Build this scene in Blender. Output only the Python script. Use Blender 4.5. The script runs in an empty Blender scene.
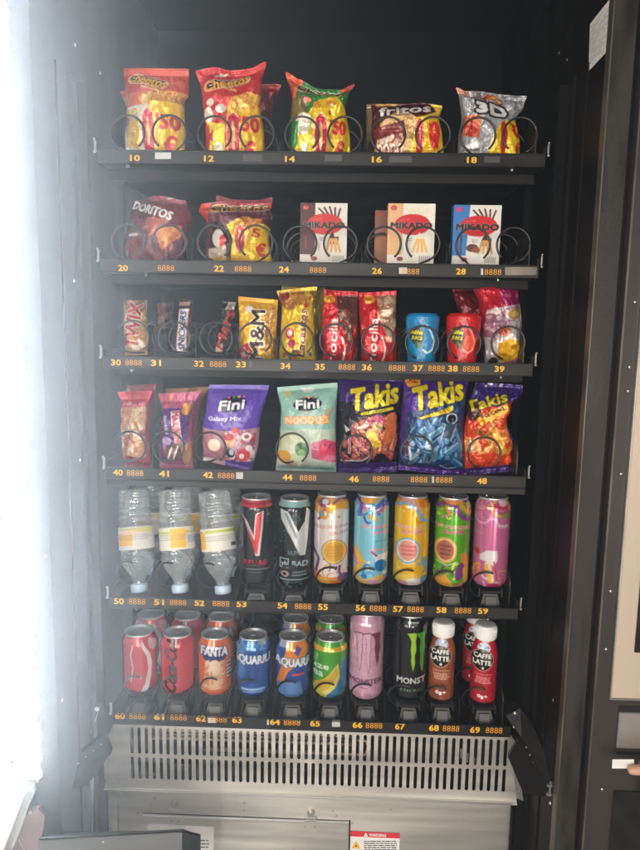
LEDW = 190; GLARE_HAZE = 0.088; ANI = 0.82; SKYW = 0.03
LA = (88,(1,.88,.75),66); LB = (24,(1,.96,.90)); EXPO = 0.0
import bpy, math, random
import numpy as np
from mathutils import Matrix, Vector

# ------------------------------------------------------------------ scene, camera
SC = bpy.context.scene
COL = SC.collection
ZC = 1.40                                   # height of the camera above the pavement
F = 650.0                                   # focal length in pixels of a 640 px wide frame
CAM = np.array([0.0394, -1.1341, ZC])
YAW, PIT, ROL = -0.0271, 0.1339, 0.0170
_f = np.array([math.sin(YAW)*math.cos(PIT), math.cos(YAW)*math.cos(PIT), -math.sin(PIT)])
_r = np.array([math.cos(YAW), -math.sin(YAW), 0.0])
_u = np.cross(_r, _f)
R_ = _r*math.cos(ROL) + _u*math.sin(ROL)
U_ = -_r*math.sin(ROL) + _u*math.cos(ROL)

def at(x, y, Y):
    """the point of the vertical plane at depth Y that the photo shows at pixel x, y"""
    d = _f + R_*((x-320)/F) - U_*((y-425)/F)
    t = (Y-CAM[1])/d[1]
    return CAM + d*t

def pix(P):
    d = np.asarray(P, float) - CAM
    k = d@_f
    return 320+F*(d@R_)/k, 425-F*(d@U_)/k

cam = bpy.data.cameras.new('camera')
co = bpy.data.objects.new('camera', cam)
COL.objects.link(co)
cam.sensor_fit = 'HORIZONTAL'; cam.sensor_width = 36; cam.lens = F/640*36
cam.clip_start = 0.02; cam.clip_end = 100
M = Matrix.Identity(4)
for i in range(3):
    M[i][0] = R_[i]; M[i][1] = U_[i]; M[i][2] = -_f[i]; M[i][3] = CAM[i]
co.matrix_world = M
SC.camera = co

# ------------------------------------------------------------------ helpers
def tag(o, label=None, cat=None, group=None, kind=None):
    if label: o['label'] = label
    if cat: o['category'] = cat
    if group: o['group'] = group
    if kind: o['kind'] = kind
    return o

def empty(name, loc):
    o = bpy.data.objects.new(name, None)
    COL.objects.link(o); o.location = loc
    o.empty_display_size = .02
    return o

class MB:
    """collects shapes, then becomes one mesh object"""
    def __init__(s): s.v = []; s.f = []; s.c = []
    def n(s): return len(s.v)
    def add(s, vs, fs):
        b = len(s.v); s.v += [tuple(map(float, p)) for p in vs]
        s.f += [tuple(b+i for i in f) for f in fs]
    def box(s, x0, x1, y0, y1, z0, z1, bev=0.0):
        if x0 > x1: x0, x1 = x1, x0
        if y0 > y1: y0, y1 = y1, y0
        if z0 > z1: z0, z1 = z1, z0
        b = min(bev, (x1-x0)*.45, (y1-y0)*.45, (z1-z0)*.45)
        if b <= 0:
            s.add([(x0,y0,z0),(x1,y0,z0),(x1,y1,z0),(x0,y1,z0),(x0,y0,z1),(x1,y0,z1),(x1,y1,z1),(x0,y1,z1)],
                  [(0,3,2,1),(4,5,6,7),(0,1,5,4),(1,2,6,5),(2,3,7,6),(3,0,4,7)])
            return
        import itertools
        P = []; idx = {}
        for sx, sy, sz in itertools.product((0,1),(0,1),(0,1)):
            X=(x0,x1)[sx]; Y=(y0,y1)[sy]; Z=(z0,z1)[sz]
            dx=b*(1-2*sx); dy=b*(1-2*sy); dz=b*(1-2*sz)
            for a,p in (('x',(X,Y+dy,Z+dz)),('y',(X+dx,Y,Z+dz)),('z',(X+dx,Y+dy,Z))):
                idx[(sx,sy,sz,a)] = len(P); P.append(p)
        g = lambda *k: idx[k]
        fs = []
        for k in (0,1):
            fs.append([g(k,0,0,'x'),g(k,1,0,'x'),g(k,1,1,'x'),g(k,0,1,'x')][::1 if k else -1])
            fs.append([g(0,k,0,'y'),g(1,k,0,'y'),g(1,k,1,'y'),g(0,k,1,'y')][::-1 if k else 1])
            fs.append([g(0,0,k,'z'),g(1,0,k,'z'),g(1,1,k,'z'),g(0,1,k,'z')][::1 if k else -1])
        for i in (0,1):
            for j in (0,1):
                fs.append([g(i,j,0,'x'),g(i,j,0,'y'),g(i,j,1,'y'),g(i,j,1,'x')])
                fs.append([g(i,0,j,'x'),g(i,0,j,'z'),g(i,1,j,'z'),g(i,1,j,'x')])
                fs.append([g(0,i,j,'y'),g(0,i,j,'z'),g(1,i,j,'z'),g(1,i,j,'y')])
                for k in (0,1): fs.append([g(i,j,k,'x'),g(i,j,k,'y'),g(i,j,k,'z')])
        s.add(P, fs)
    def prism(s, pts, y0, y1):
        """polygon in x,z pushed from depth y0 to y1"""
        n = len(pts)
        s.add([(p[0],y0,p[1]) for p in pts]+[(p[0],y1,p[1]) for p in pts],
              [tuple(range(n)), tuple(range(2*n-1,n-1,-1))]+[(i,i+n,(i+1)%n+n,(i+1)%n) for i in range(n)])
    def tube(s, path, r, seg=8, closed=False):
        P = np.array(path, float); n = len(P)
        T = np.gradient(P, axis=0); T /= np.linalg.norm(T,axis=1)[:,None]+1e-12
        a = np.array([0,1.,0]) if abs(T[0][1])<.9 else np.array([1.,0,0])
        vs = []
        for i in range(n):
            b = a - T[i]*(a@T[i]); b /= np.linalg.norm(b)+1e-12; a = b
            c = np.cross(T[i], b)
            rr = r[i] if hasattr(r,'__len__') else r
            for k in range(seg):
                q = 2*math.pi*k/seg
                vs.append(P[i]+rr*(b*math.cos(q)+c*math.sin(q)))
        fs = [(i*seg+k, i*seg+(k+1)%seg, (i+1)*seg+(k+1)%seg, (i+1)*seg+k) for i in range(n-1) for k in range(seg)]
        fs += [tuple(range(seg))[::-1], tuple((n-1)*seg+k for k in range(seg))]
        s.add(vs, fs)
    def cyl(s, p, axis, r, h, seg=16, r2=None):
        a = np.array(axis,float); a/=np.linalg.norm(a)
        p = np.array(p,float)
        s.tube([p, p+a*h*.5, p+a*h], [r, (r+(r2 if r2 is not None else r))/2, r2 if r2 is not None else r], seg)
    def dome(s, p, axis, r, h, seg=12, rings=4):
        a = np.array(axis,float); a/=np.linalg.norm(a); p=np.array(p,float)
        t = [math.pi/2*i/rings for i in range(rings+1)]
        s.tube([p+a*h*math.sin(q) for q in t], [max(r*math.cos(q),1e-5) for q in t], seg)
    def lathe(s, prof, cx, cy, seg=48, z0=0.0):
        n = len(prof)
        vs = [(cx+r*math.cos(2*math.pi*k/seg), cy+r*math.sin(2*math.pi*k/seg), z0+z) for r,z in prof for k in range(seg)]
        fs = [(i*seg+k, i*seg+(k+1)%seg, (i+1)*seg+(k+1)%seg, (i+1)*seg+k) for i in range(n-1) for k in range(seg)]
        s.add(vs, fs)
    def build(s, name, mat, parent=None, smooth=False, origin=None):
        me = bpy.data.meshes.new(name)
        o3 = np.array(origin if origin is not None else (0,0,0), float)
        me.from_pydata([tuple(np.array(p)-o3) for p in s.v] if origin is not None else s.v, [], s.f)
        me.validate(); me.update()
        if smooth: me.shade_smooth()
        o = bpy.data.objects.new(name, me); COL.objects.link(o)
        if origin is not None: o.location = tuple(o3)
        if mat: me.materials.append(mat)
        if parent is not None: adopt(o, parent)
        return o

def adopt(o, parent):
    """parent without moving; every empty used here is unrotated and unscaled"""
    w = Vector((0,0,0)); p = parent
    while p is not None: w += p.location; p = p.parent
    o.parent = parent; o.location = Vector(o.location) - w

def copy_tree(o, parent=None, loc=None):
    c = o.copy(); COL.objects.link(c)
    if parent is not None: c.parent = parent
    if loc is not None: c.location = loc
    for ch in o.children: copy_tree(ch, c)
    return c

# ------------------------------------------------------------------ materials
def hexc(c):
    if isinstance(c, str):
        c = c.lstrip('#'); c = tuple(int(c[i:i+2],16)/255 for i in (0,2,4))
    return np.array(c, float)
def lin(c):
    c = np.clip(np.asarray(c, float),0,1)
    return np.where(c<=.04045, c/12.92, ((c+.055)/1.055)**2.4)

def mat(name, col=(.5,.5,.5), rough=.5, metal=0.0, spec=.5, bump=None, vary=None, attr=None, coat=0, aniso=None, emit=None):
    m = bpy.data.materials.new(name); m.use_nodes = True
    nt = m.node_tree; N = nt.nodes; L = nt.links
    b = N['Principled BSDF']
    b.inputs['Base Color'].default_value = (*col, 1)
    b.inputs['Roughness'].default_value = rough
    b.inputs['Metallic'].default_value = metal
    b.inputs['Specular IOR Level'].default_value = spec
    b.inputs['Coat Weight'].default_value = coat
    b.inputs['Coat Roughness'].default_value = .12
    tc = N.new('ShaderNodeTexCoord')
    src = None
    if attr:
        a = N.new('ShaderNodeAttribute'); a.attribute_name = attr; src = a.outputs['Color']
        L.new(src, b.inputs['Base Color'])
    if vary:                                     # (scale, amount, stretch)
        mp = N.new('ShaderNodeMapping'); mp.inputs['Scale'].default_value = vary[2]
        L.new(tc.outputs['Object'], mp.inputs[0])
        nz = N.new('ShaderNodeTexNoise'); nz.inputs['Scale'].default_value = vary[0]; nz.inputs['Detail'].default_value = 5
        L.new(mp.outputs[0], nz.inputs[0])
        mr = N.new('ShaderNodeMapRange'); mr.inputs[3].default_value = 1-vary[1]; mr.inputs[4].default_value = 1+vary[1]
        mr.inputs[1].default_value = .3; mr.inputs[2].default_value = .7
        L.new(nz.outputs[0], mr.inputs[0])
        mx = N.new('ShaderNodeVectorMath'); mx.operation = 'SCALE'
        if src: L.new(src, mx.inputs[0])
        else: mx.inputs[0].default_value = col
        L.new(mr.outputs[0], mx.inputs['Scale']); L.new(mx.outputs[0], b.inputs['Base Color'])
        ma = N.new('ShaderNodeMath'); ma.operation='MULTIPLY'; ma.inputs[1].default_value = rough
        L.new(mr.outputs[0], ma.inputs[0]); L.new(ma.outputs[0], b.inputs['Roughness'])
    if bump:                                     # (scale, strength, distance, stretch)
        mp = N.new('ShaderNodeMapping'); mp.inputs['Scale'].default_value = bump[3] if len(bump)>3 else (1,1,1)
        L.new(tc.outputs['Object'], mp.inputs[0])
        nz = N.new('ShaderNodeTexNoise'); nz.inputs['Scale'].default_value = bump[0]; nz.inputs['Detail'].default_value = 4
        L.new(mp.outputs[0], nz.inputs[0])
        bp = N.new('ShaderNodeBump'); bp.inputs['Strength'].default_value = bump[1]; bp.inputs['Distance'].default_value = bump[2]
        L.new(nz.outputs[0], bp.inputs['Height']); L.new(bp.outputs[0], b.inputs['Normal'])
    if emit:
        b.inputs['Emission Color'].default_value = (*emit[0],1); b.inputs['Emission Strength'].default_value = emit[1]
    return m

MT = {}
MT['foil'] = mat('printed foil film', rough=.23, metal=.22, spec=.7, attr='Col', bump=(62,.9,.007))
MT['film'] = mat('printed plastic film', rough=.27, spec=.6, attr='Col', bump=(58,.7,.005))
MT['can'] = mat('printed aluminium', rough=.17, metal=.42, spec=.7, attr='Col', coat=.6)
MT['card'] = mat('printed card', rough=.42, spec=.4, attr='Col')
MT['sleeve'] = mat('printed shrink sleeve', rough=.3, spec=.5, attr='Col', coat=.2)
MT['alu'] = mat('bare aluminium', (.72,.72,.73), rough=.34, metal=.75, vary=(60,.12,(1,1,1)))
MT['black'] = mat('black powder coat', (.0065,.006,.0058), rough=.5, spec=.25, bump=(900,.15,.0004), vary=(9,.25,(1,1,1)))
MT['wall'] = mat('dark inner wall', (.0042,.0036,.0032), rough=.45, spec=.18, vary=(5,.35,(1,1,.25)))
MT['plastic'] = mat('black moulded plastic', (.013,.012,.0115), rough=.36, spec=.4, vary=(30,.2,(1,1,1)))
MT['grey'] = mat('dark grey plastic', (.05,.047,.044), rough=.42, vary=(20,.15,(1,1,1)))
MT['rail'] = mat('price rail extrusion', (.009,.008,.0072), rough=.4, spec=.35, vary=(14,.3,(.3,1,1)))
MT['wire'] = mat('dark coated wire', (.012,.0115,.011), rough=.3, spec=.6)
MT['steel'] = mat('brushed stainless steel', (.63,.605,.56), rough=.46, metal=.8, vary=(6,.17,(.5,1,7)), bump=(300,.06,.0004,(.05,1,1)))
MT['steel2'] = mat('bright stainless steel', (.6,.585,.56), rough=.36, metal=.9, vary=(4,.12,(1,1,4)))
MT['zinc'] = mat('zinc screw', (.45,.44,.42), rough=.42, metal=.9)
MT['frame'] = mat('worn frame paint', (.019,.0155,.0125), rough=.5, vary=(16,.38,(3,3,.5)), bump=(140,.3,.001))
MT['edge'] = mat('worn metal edge', (.16,.145,.125), rough=.35, metal=.7, vary=(25,.3,(1,1,.3)))
MT['white'] = mat('white plastic', (.78,.78,.76), rough=.4, vary=(12,.04,(1,1,1)))
MT['cap'] = mat('pale blue cap', (.50,.66,.80), rough=.35)
MT['beige'] = mat('beige door lining', (.54,.445,.35), rough=.4, vary=(5,.08,(1,1,.5)))
MT['yellow'] = mat('yellow label ink', (.80,.42,.015), rough=.5)
MT['amber'] = mat('amber label ink', (.72,.30,.01), rough=.5)
MT['lidgrey'] = mat('light grey painted lid', (.12,.12,.12), rough=.5, vary=(12,.08,(1,1,1)))
MT['paper'] = mat('white label paper', (.76,.74,.71), rough=.6, vary=(30,.06,(1,1,1)))
MT['bright_paper'] = mat('bright white paper', (.92,.91,.88), rough=.5)
MT['card_blank'] = mat('blank price card', (.50,.49,.46), rough=.5, vary=(40,.15,(1,1,1)))
MT['back'] = mat('matt black back wall', (.003,.0026,.0023), rough=.8, spec=.05)
MT['ink2'] = mat('faint grey print', (.3,.29,.28), rough=.6)
MT['ink'] = mat('printed black ink', (.05,.05,.05), rough=.6)
MT['red'] = mat('red label ink', (.62,.03,.04), rough=.5)
MT['pink'] = mat('faded pink plastic', (.19,.13,.125), rough=.3, vary=(20,.15,(1,1,1)))
MT['dark'] = mat('unlit interior', (.006,.006,.006), rough=.8)  # near-black that puts the shade of gaps, slots and holes into the colour
MT['skin'] = mat('skin', (.56,.33,.22), rough=.45, vary=(60,.08,(1,1,1)))
MT['pipe'] = mat('copper pipe', (.5,.42,.36), rough=.35, metal=.8)
MT['ground'] = mat('pavement concrete', (.25,.24,.225), rough=.85, vary=(4,.15,(1,1,1)), bump=(80,.3,.003))

_n = MT['steel'].node_tree; _b = _n.nodes['Principled BSDF']; _t = _n.nodes.new('ShaderNodeTangent'); _t.direction_type='RADIAL'; _t.axis='Y'
_b.inputs['Anisotropic'].default_value = .45; _b.inputs['Anisotropic Rotation'].default_value = .25; _n.links.new(_t.outputs[0], _b.inputs['Tangent'])
def clear_mat():
    m = bpy.data.materials.new('clear bottle plastic'); m.use_nodes = True
    nt = m.node_tree; N = nt.nodes; L = nt.links; N.remove(N['Principled BSDF'])
    out = N['Material Output']
    tr = N.new('ShaderNodeBsdfTransparent'); tr.inputs[0].default_value = (.95,.97,.98,1)
    gl = N.new('ShaderNodeBsdfGlossy'); gl.inputs['Roughness'].default_value = .06; gl.inputs[0].default_value = (1,1,1,1)
    df = N.new('ShaderNodeBsdfDiffuse'); df.inputs[0].default_value = (.80,.88,.92,1)
    lw = N.new('ShaderNodeLayerWeight'); lw.inputs[0].default_value = .35
    tc = N.new('ShaderNodeTexCoord')
    nz = N.new('ShaderNodeTexNoise'); nz.inputs['Scale'].default_value = 110; L.new(tc.outputs['Object'], nz.inputs[0])
    bp = N.new('ShaderNodeBump'); bp.inputs['Strength'].default_value = .3; bp.inputs['Distance'].default_value = .003
    L.new(nz.outputs[0], bp.inputs['Height'])
    for n in (gl, lw): L.new(bp.outputs[0], n.inputs['Normal'])
    m1 = N.new('ShaderNodeMixShader'); m1.inputs[0].default_value = .20
    L.new(tr.outputs[0], m1.inputs[1]); L.new(df.outputs[0], m1.inputs[2])
    m2 = N.new('ShaderNodeMixShader')
    mr = N.new('ShaderNodeMapRange'); mr.inputs[3].default_value=.06; mr.inputs[4].default_value=.75
    L.new(lw.outputs['Fresnel'], mr.inputs[0]); L.new(mr.outputs[0], m2.inputs[0])
    L.new(m1.outputs[0], m2.inputs[1]); L.new(gl.outputs[0], m2.inputs[2]); L.new(m2.outputs[0], out.inputs[0])
    return m
MT['clear'] = clear_mat()

# ------------------------------------------------------------------ lettering (from the built-in font)
_tc = {}
def glyphs(s, bold):
    k = (s, round(bold,3))
    if k not in _tc:
        cu = bpy.data.curves.new('t','FONT'); cu.body = s; cu.size = 1; cu.offset = bold; cu.resolution_u = 2
        cu.align_x = 'CENTER'; cu.align_y = 'CENTER'
        ob = bpy.data.objects.new('t', cu); me = ob.to_mesh()
        me.calc_loop_triangles()
        V = np.zeros(len(me.vertices)*3); me.vertices.foreach_get('co', V); V = V.reshape(-1,3)[:,:2]
        T = np.zeros(len(me.loop_triangles)*3, int); me.loop_triangles.foreach_get('vertices', T); T = T.reshape(-1,3)
        ob.to_mesh_clear(); bpy.data.objects.remove(ob); bpy.data.curves.remove(cu)
        _tc[k] = (V, T)
    return _tc[k]

def text_norm(s, bold):
    """glyph vertices scaled so the unbold text is 1 wide and 1 high, centred"""
    V0, _ = glyphs(s, 0.0); V, T = glyphs(s, bold)
    lo, hi = V0.min(0), V0.max(0); c = (lo+hi)/2
    return (V-c)/(hi-lo), T

# ------------------------------------------------------------------ flat artwork, drawn in code
class Art:
    """printed artwork; x, y in the pixels of the photograph, y down. It becomes a colour attribute of the surface"""
    def __init__(s, x0, y0, x1, y1, base, S=4):
        s.x0, s.y0, s.S = x0, y0, S
        s.w, s.h = int((x1-x0)*S)+2, int((y1-y0)*S)+2
        s.a = np.empty((s.h, s.w, 3)); s.a[:] = hexc(base)
        X, Y = np.meshgrid(np.arange(s.w)/S+x0, np.arange(s.h)/S+y0); s.X, s.Y = X, Y
    def put(s, m, c, al=1.0):
        if callable(c): c = c(s)[m]
        else: c = hexc(c)
        s.a[m] = s.a[m]*(1-al)+c*al
        return s
    def mpoly(s, pts):
        m = np.zeros(s.X.shape, bool); n = len(pts)
        for i in range(n):
            (xa,ya),(xb,yb) = pts[i], pts[(i+1)%n]
            if ya == yb: continue
            k = (s.Y >= min(ya,yb)) & (s.Y < max(ya,yb))
            m ^= k & (s.X < xa+(s.Y-ya)*(xb-xa)/(yb-ya))
        return m
    def poly(s, pts, c, al=1.0): return s.put(s.mpoly(pts), c, al)
    def rect(s, x0, y0, x1, y1, c, al=1.0): return s.put((s.X>=x0)&(s.X<x1)&(s.Y>=y0)&(s.Y<y1), c, al)
    def mell(s, cx, cy, rx, ry, rot=0):
        q = math.radians(rot); dx, dy = s.X-cx, s.Y-cy
        return ((dx*math.cos(q)-dy*math.sin(q))/rx)**2+((dx*math.sin(q)+dy*math.cos(q))/ry)**2 <= 1
    def ell(s, cx, cy, rx, ry, c, rot=0, al=1.0): return s.put(s.mell(cx,cy,rx,ry,rot), c, al)
    def line(s, pts, w, c, al=1.0):
        m = np.zeros(s.X.shape, bool)
        for (xa,ya),(xb,yb) in zip(pts[:-1], pts[1:]):
            dx, dy = xb-xa, yb-ya; l = dx*dx+dy*dy+1e-9
            t = np.clip(((s.X-xa)*dx+(s.Y-ya)*dy)/l, 0, 1)
            m |= (s.X-xa-t*dx)**2+(s.Y-ya-t*dy)**2 <= (w/2)**2
        return s.put(m, c, al)
    def text(s, t, cx, cy, w, h, c, rot=0, shear=0, bold=0.03, out=None, ow=.06, arc=0, al=1.0):
        """w, h: size of the lettering before it is turned"""
        V, T = text_norm(t, 0.0)
        hb = min(h, 13.0); e = bold*hb*1.5
        x = V[:,0]*(w-e) + V[:,1]*h*shear; y = -V[:,1]*(h-e) + arc*(V[:,0]*2)**2
        q = math.radians(rot)
        P = np.stack([(cx+x*math.cos(q)+y*math.sin(q)-s.x0)*s.S, (cy-x*math.sin(q)+y*math.cos(q)-s.y0)*s.S], 1)
        m = np.zeros(s.X.shape, bool)
        for a, b, d in P[T]:
            xa, xb = int(max(0,math.floor(min(a[0],b[0],d[0])))), int(min(s.w-1,math.ceil(max(a[0],b[0],d[0]))))
            ya, yb = int(max(0,math.floor(min(a[1],b[1],d[1])))), int(min(s.h-1,math.ceil(max(a[1],b[1],d[1]))))
            if xb < xa or yb < ya: continue
            gx, gy = np.meshgrid(np.arange(xa,xb+1), np.arange(ya,yb+1))
            e_ = [(q2[0]-p[0])*(gy-p[1])-(q2[1]-p[1])*(gx-p[0]) for p,q2 in ((a,b),(b,d),(d,a))]
            k = ((e_[0]>=0)&(e_[1]>=0)&(e_[2]>=0))|((e_[0]<=0)&(e_[1]<=0)&(e_[2]<=0))
            m[ya:yb+1, xa:xb+1] |= k
        def grow(m, r):
            for k in range(int(round(r*s.S))):
                n = m.copy(); n[1:] |= m[:-1]; n[:-1] |= m[1:]; n[:,1:] |= m[:,:-1]; n[:,:-1] |= m[:,1:]
                if k%2: n[1:,1:] |= m[:-1,:-1]; n[:-1,:-1] |= m[1:,1:]; n[1:,:-1] |= m[:-1,1:]; n[:-1,1:] |= m[1:,:-1]
                m = n
            return m
        m = grow(m, e*.5)
        if out is not None: s.put(grow(m, ow*hb*1.3), out, al)
        return s.put(m, c, al)
    def pieces(s, m, kind, n, size, cols, seed=0, hi='#ffffff', dark='#1a0c08', ang=(0,180)):
        """a heap of printed rolls, puffs, chips or sweets inside the mask"""
        keep = s.a.copy(); rg = random.Random(seed)
        ys, xs = np.where(m); x0, x1 = xs.min()/s.S+s.x0, xs.max()/s.S+s.x0; y0, y1 = ys.min()/s.S+s.y0, ys.max()/s.S+s.y0
        for k in range(n):
            x, y = rg.uniform(x0,x1), rg.uniform(y0,y1); q = math.radians(rg.uniform(*ang)); c = hexc(cols[rg.randrange(len(cols))])*rg.uniform(.85,1.12)
            c = tuple(np.clip(c,0,1)); dk = hexc(dark)
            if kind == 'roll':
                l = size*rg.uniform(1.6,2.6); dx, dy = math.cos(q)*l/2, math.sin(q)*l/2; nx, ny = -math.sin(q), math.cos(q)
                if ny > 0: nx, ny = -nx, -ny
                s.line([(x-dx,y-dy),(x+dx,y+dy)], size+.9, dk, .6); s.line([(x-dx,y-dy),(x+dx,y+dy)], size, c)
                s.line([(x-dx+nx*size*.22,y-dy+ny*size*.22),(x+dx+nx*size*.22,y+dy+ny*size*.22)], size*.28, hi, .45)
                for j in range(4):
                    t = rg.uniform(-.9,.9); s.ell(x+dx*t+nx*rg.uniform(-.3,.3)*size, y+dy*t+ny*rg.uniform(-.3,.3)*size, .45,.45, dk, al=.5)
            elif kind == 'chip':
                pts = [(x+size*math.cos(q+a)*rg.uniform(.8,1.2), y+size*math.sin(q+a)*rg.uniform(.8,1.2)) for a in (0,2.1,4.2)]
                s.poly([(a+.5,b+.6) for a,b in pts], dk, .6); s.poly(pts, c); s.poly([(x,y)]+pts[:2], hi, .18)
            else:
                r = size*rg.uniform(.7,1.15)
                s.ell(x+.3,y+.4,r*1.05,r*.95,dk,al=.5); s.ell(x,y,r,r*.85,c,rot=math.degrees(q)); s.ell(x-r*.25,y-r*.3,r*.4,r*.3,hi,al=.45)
        s.a[~m] = keep[~m]
        return s
    def blotch(s, m, cols, scale, seed=0, al=1.0, stretch=(1,1)):
        """patches of several colours, like a printed food photograph seen small"""
        n = fnoise(s.X*stretch[0]/scale, s.Y*stretch[1]/scale, seed)
        n = (n-n.min())/(n.max()-n.min()+1e-9)
        n = np.clip((n-.2)/.6, 0, .9999)*len(cols)
        C = np.array([hexc(c) for c in cols]); i = n.astype(int); fr = n-i
        fr = np.clip((fr-.5)*3+.5, 0, 1)[...,None]
        col = C[i]*(1-fr)+C[np.minimum(i+1,len(cols)-1)]*fr
        s.a[m] = s.a[m]*(1-al)+col[m]*al
        return s
    def micro(s, x0, y0, x1, y1, c, rows, seed=0, al=.8, fill=.72):
        """rows of small print, too small to read in the photo"""
        rg = random.Random(seed); h = (y1-y0)/rows
        for r in range(rows):
            x = x0+rg.random()*(x1-x0)*.12; e = x1-rg.random()*(x1-x0)*.15
            while x < e:
                w = .6+rg.random()*2.2
                s.rect(x, y0+r*h+h*.2, min(x+w,e), y0+r*h+h*fill, c, al); x += w+.5
        return s
    def sample(s, x, y):
        a = s.a
        b = a.copy(); b[1:-1,1:-1] = (a[1:-1,1:-1]*4+(a[:-2,1:-1]+a[2:,1:-1]+a[1:-1,:-2]+a[1:-1,2:])*2+a[:-2,:-2]+a[2:,2:]+a[:-2,2:]+a[2:,:-2])/16
        fx = np.clip((x-s.x0)*s.S, 0, s.w-1.001); fy = np.clip((y-s.y0)*s.S, 0, s.h-1.001)
        i, j = fx.astype(int), fy.astype(int); u, v = (fx-i)[...,None], (fy-j)[...,None]
        return lin((b[j,i]*(1-u)+b[j,i+1]*u)*(1-v)+(b[j+1,i]*(1-u)+b[j+1,i+1]*u)*v)

def fnoise(x, y, seed=0, octaves=3):
    r = np.zeros(np.shape(x)); amp = 1
    for o in range(octaves):
        rs = np.random.RandomState(seed*7+o*31+1); G = rs.rand(64,64)
        xs, ys = x*2**o+17.3*o, y*2**o+5.1*o
        i, j = np.floor(xs).astype(int), np.floor(ys).astype(int); u, v = xs-i, ys-j
        u, v = u*u*(3-2*u), v*v*(3-2*v)
        i0, i1, j0, j1 = i%64, (i+1)%64, j%64, (j+1)%64
        r += amp*((G[j0,i0]*(1-u)+G[j0,i1]*u)*(1-v)+(G[j1,i0]*(1-u)+G[j1,i1]*u)*v)
        amp *= .5
    return r/1.75

def grid_mesh(name, sheets, material, origin, smooth=True):
    """sheets: list of (P[nv,nu,3], C[nv,nu,3] linear)"""
    Vs, Fs, Cs = [], [], []; b = 0
    for P, C in sheets:
        nv, nu = P.shape[:2]
        Vs.append(P.reshape(-1,3)); Cs.append(C.reshape(-1,3))
        i = np.arange(nv*nu).reshape(nv,nu)+b
        Fs.append(np.stack([i[:-1,:-1],i[1:,:-1],i[1:,1:],i[:-1,1:]],-1).reshape(-1,4)); b += nv*nu
    V = np.concatenate(Vs)-np.array(origin); Fc = np.concatenate(Fs); C = np.concatenate(Cs)
    me = bpy.data.meshes.new(name)
    me.vertices.add(len(V)); me.vertices.foreach_set('co', V.ravel())
    me.loops.add(Fc.size); me.loops.foreach_set('vertex_index', Fc.ravel())
    me.polygons.add(len(Fc)); me.polygons.foreach_set('loop_start', np.arange(0,Fc.size,4))
    me.update(calc_edges=True)
    at_ = me.color_attributes.new('Col','FLOAT_COLOR','POINT')
    at_.data.foreach_set('color', np.concatenate([C, np.ones((len(C),1))],1).ravel())
    if smooth: me.shade_smooth()
    me.materials.append(material)
    o = bpy.data.objects.new(name, me); COL.objects.link(o); o.location = tuple(origin)
    return o

def curve(pts, t):
    """smooth interpolation through (t, value)"""
    if not pts: return np.zeros_like(t)
    xs = [p[0] for p in pts]; ys = [p[1] for p in pts]
    k = np.clip(np.searchsorted(xs, t)-1, 0, len(xs)-2)
    xa, xb = np.array(xs)[k], np.array(xs)[k+1]; ya, yb = np.array(ys)[k], np.array(ys)[k+1]
    q = np.clip((t-xa)/(xb-xa), 0, 1); q = q*q*(3-2*q)
    return ya+(yb-ya)*q

FLOOR = [ZC+z-.018 for z in (.3053,.1262,-.0389,-.2362,-.479,-.7085)]
LIP = [ZC+z for z in (.3053,.1262,-.0389,-.2362,-.479,-.7085)]

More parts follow.
